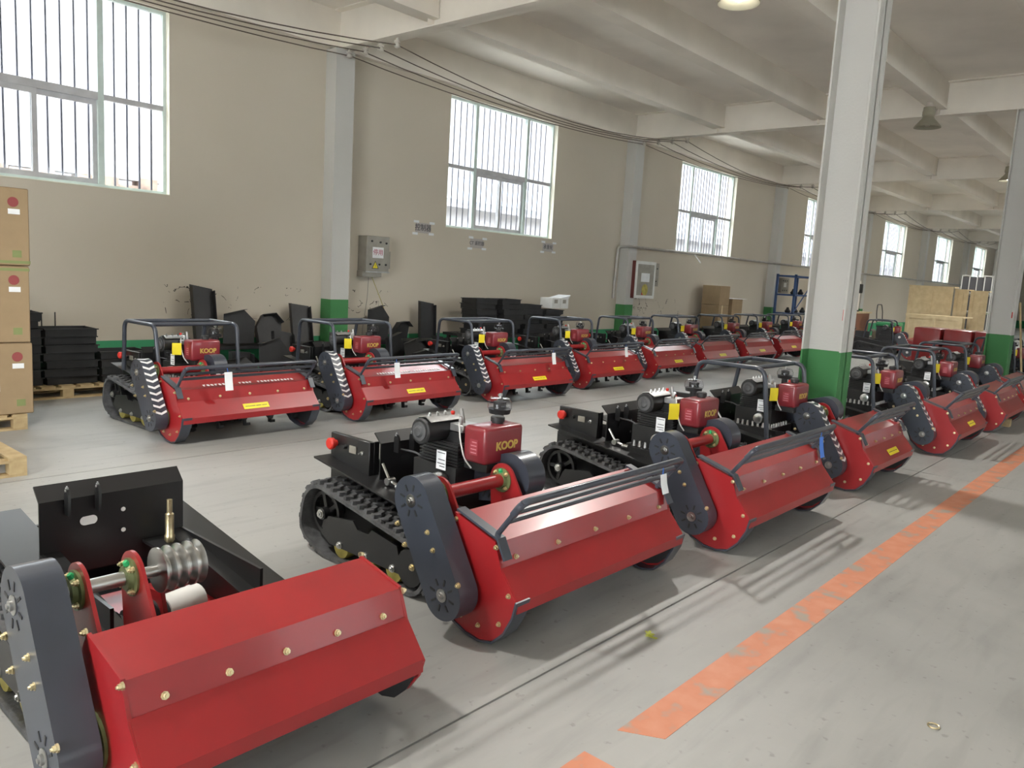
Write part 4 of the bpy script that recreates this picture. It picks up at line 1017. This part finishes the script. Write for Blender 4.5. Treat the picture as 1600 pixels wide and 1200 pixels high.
crate(27.75, 6.08, 0, .38, .6, 1.92, 'narrow tall plywood crate beside the wide tall crate', H90)
crate(27.8, 5.66, 0, .48, .6, 1.9, 'last tall plywood crate beside the white rack', H90)
rk = empty('stock_rack', (29.6, 6.35, 0), H90); tag(rk, 'white framed rack with dark mesh panels behind the crates', 'rack')
for i in range(6): obj('rack_post', MB().box(i * .22, i * .22 + .025, 0, .04, 0, 2.45), 'white', rk)
for z in (.05, .65, 1.25, 1.85, 2.42): obj('rack_rail', MB().box(0, 1.125, 0, .04, z, z + .03), 'white', rk)
for i in range(5):
    for j, z in enumerate((.09, .69, 1.29, 1.89)): part('mesh_panel', ('mp',), lambda: MB().box(0, .185, .015, .025, 0, .5), 'bluegrey', rk, (i * .22 + .03, 0, z))
for i in range(3):
    c = obj('red_housing', MB().box(0, .75, 0, .50, 0, .68).bevel(.03, 2), 'red', None, (17.4 + .03 * i, 3.97 - .54 * i, .34)); tag(c, 'large red sheet-metal housing, %s from the column in front of the plywood crates' % ['farthest', 'second', 'nearest'][i], 'housing', 'red housings near the crates')
    obj('foot_frame', MB().box(.05, .70, .05, .45, -.34, 0), 'blackmatte', c)
wb_ = empty('workbench', (26.5, 8.6, 0)); tag(wb_, 'brown fronted workbench by the wall behind the big column', 'workbench')
obj('bench_front', MB().box(0, 1.4, 0, .03, 0, 1.0), 'brown', wb_); obj('bench_top', MB().box(-.05, 1.5, -.05, .8, 1.0, 1.05), 'ply', wb_)
obj('bench_side', MB().box(0, .03, .03, .8, 0, 1.0), 'brown', wb_)
dp = empty('drill_press', (27.0, 8.9, 1.05)); tag(dp, 'grey pillar drill standing on the brown workbench', 'drill')
obj('drill_base', MB().box(-.15, .15, -.2, .2, 0, .05), 'blackmatte', dp); obj('drill_column', MB().cyl((0, .1, .05), (0, .1, .9), .05), 'steel', dp); obj('drill_head', MB().box(-.14, .14, -.25, .2, .6, .9).bevel(.03, 2), 'blackmatte', dp); obj('drill_motor', MB().cyl((0, .25, .62), (0, .25, .9), .09), 'boxgrey', dp)
tag(obj('tall_cabinet', MB().box(0, .9, 0, .5, 0, 2.1).box(.02, .44, -.02, 0, .05, 2.05).box(.46, .88, -.02, 0, .05, 2.05), 'beam', None, (28.9, 9.6, 0)), 'pale tall cabinet against the window wall past the workbench', 'cabinet')
cart = empty('push_cart', (24.1, 6.7, 0)); tag(cart, 'small cart with green lid and thin tall handle behind the lone mower', 'cart')
obj('cart_body', MB().box(0, .7, 0, .5, .25, .75).bevel(.02, 1), 'blackmatte', cart); obj('cart_lid', MB().box(-.02, .72, -.02, .52, .75, .86).bevel(.03, 2), 'greenplastic', cart)
obj('cart_handle', MB().tube([(.1, .52, .7), (.08, .56, 1.15), (.16, .58, 1.35), (.54, .58, 1.35), (.62, .56, 1.15), (.6, .52, .7)], .014, 6, .05), 'blackmatte', cart)
for a in (.1, .6):
    for b in (.05, .45): obj('caster', MB().cyl((a, b - .02, .125), (a, b + .02, .125), .125), 'blackmatte', cart)
tag(obj('broom_handle', MB().cyl((15.30, 2.16, 0.02), (15.42, 2.40, 1.62), .016, n=8), 'pine'), 'wooden broom handle leaning against the far green-footed column', 'broom')
tag(obj('wood_block', MB().box(0, .12, 0, .14, 0, .10).bevel(.003, 1), 'pine', None, (11.95, 1.78, 0)), 'small yellowish wood block on the floor under a mower shield', 'block')
lf = MB()
for i in range(9):
    a = random.uniform(0, 6.28); lf.obox((.02 * math.cos(a) * random.random(), .03 * math.sin(a) * random.random(), .004 + .002 * i), (.016 * math.cos(a), .016 * math.sin(a), .002), (-.006 * math.sin(a), .006 * math.cos(a), .001), (0, 0, .0006))
tag(obj('yellow_scrap', lf, 'leaf', None, (3.03, 1.72, 0)), 'crumpled yellow-green scrap lying on the floor by the joint', 'scrap')
tag(obj('metal_ring', MB().tube([(.02 * math.cos(a), .02 * math.sin(a), .004) for a in [2 * PI * i / 12 for i in range(13)]], .003, 5), 'brass', None, (3.2, .58, 0)), 'tiny washer lying on the bare concrete aisle', 'washer')
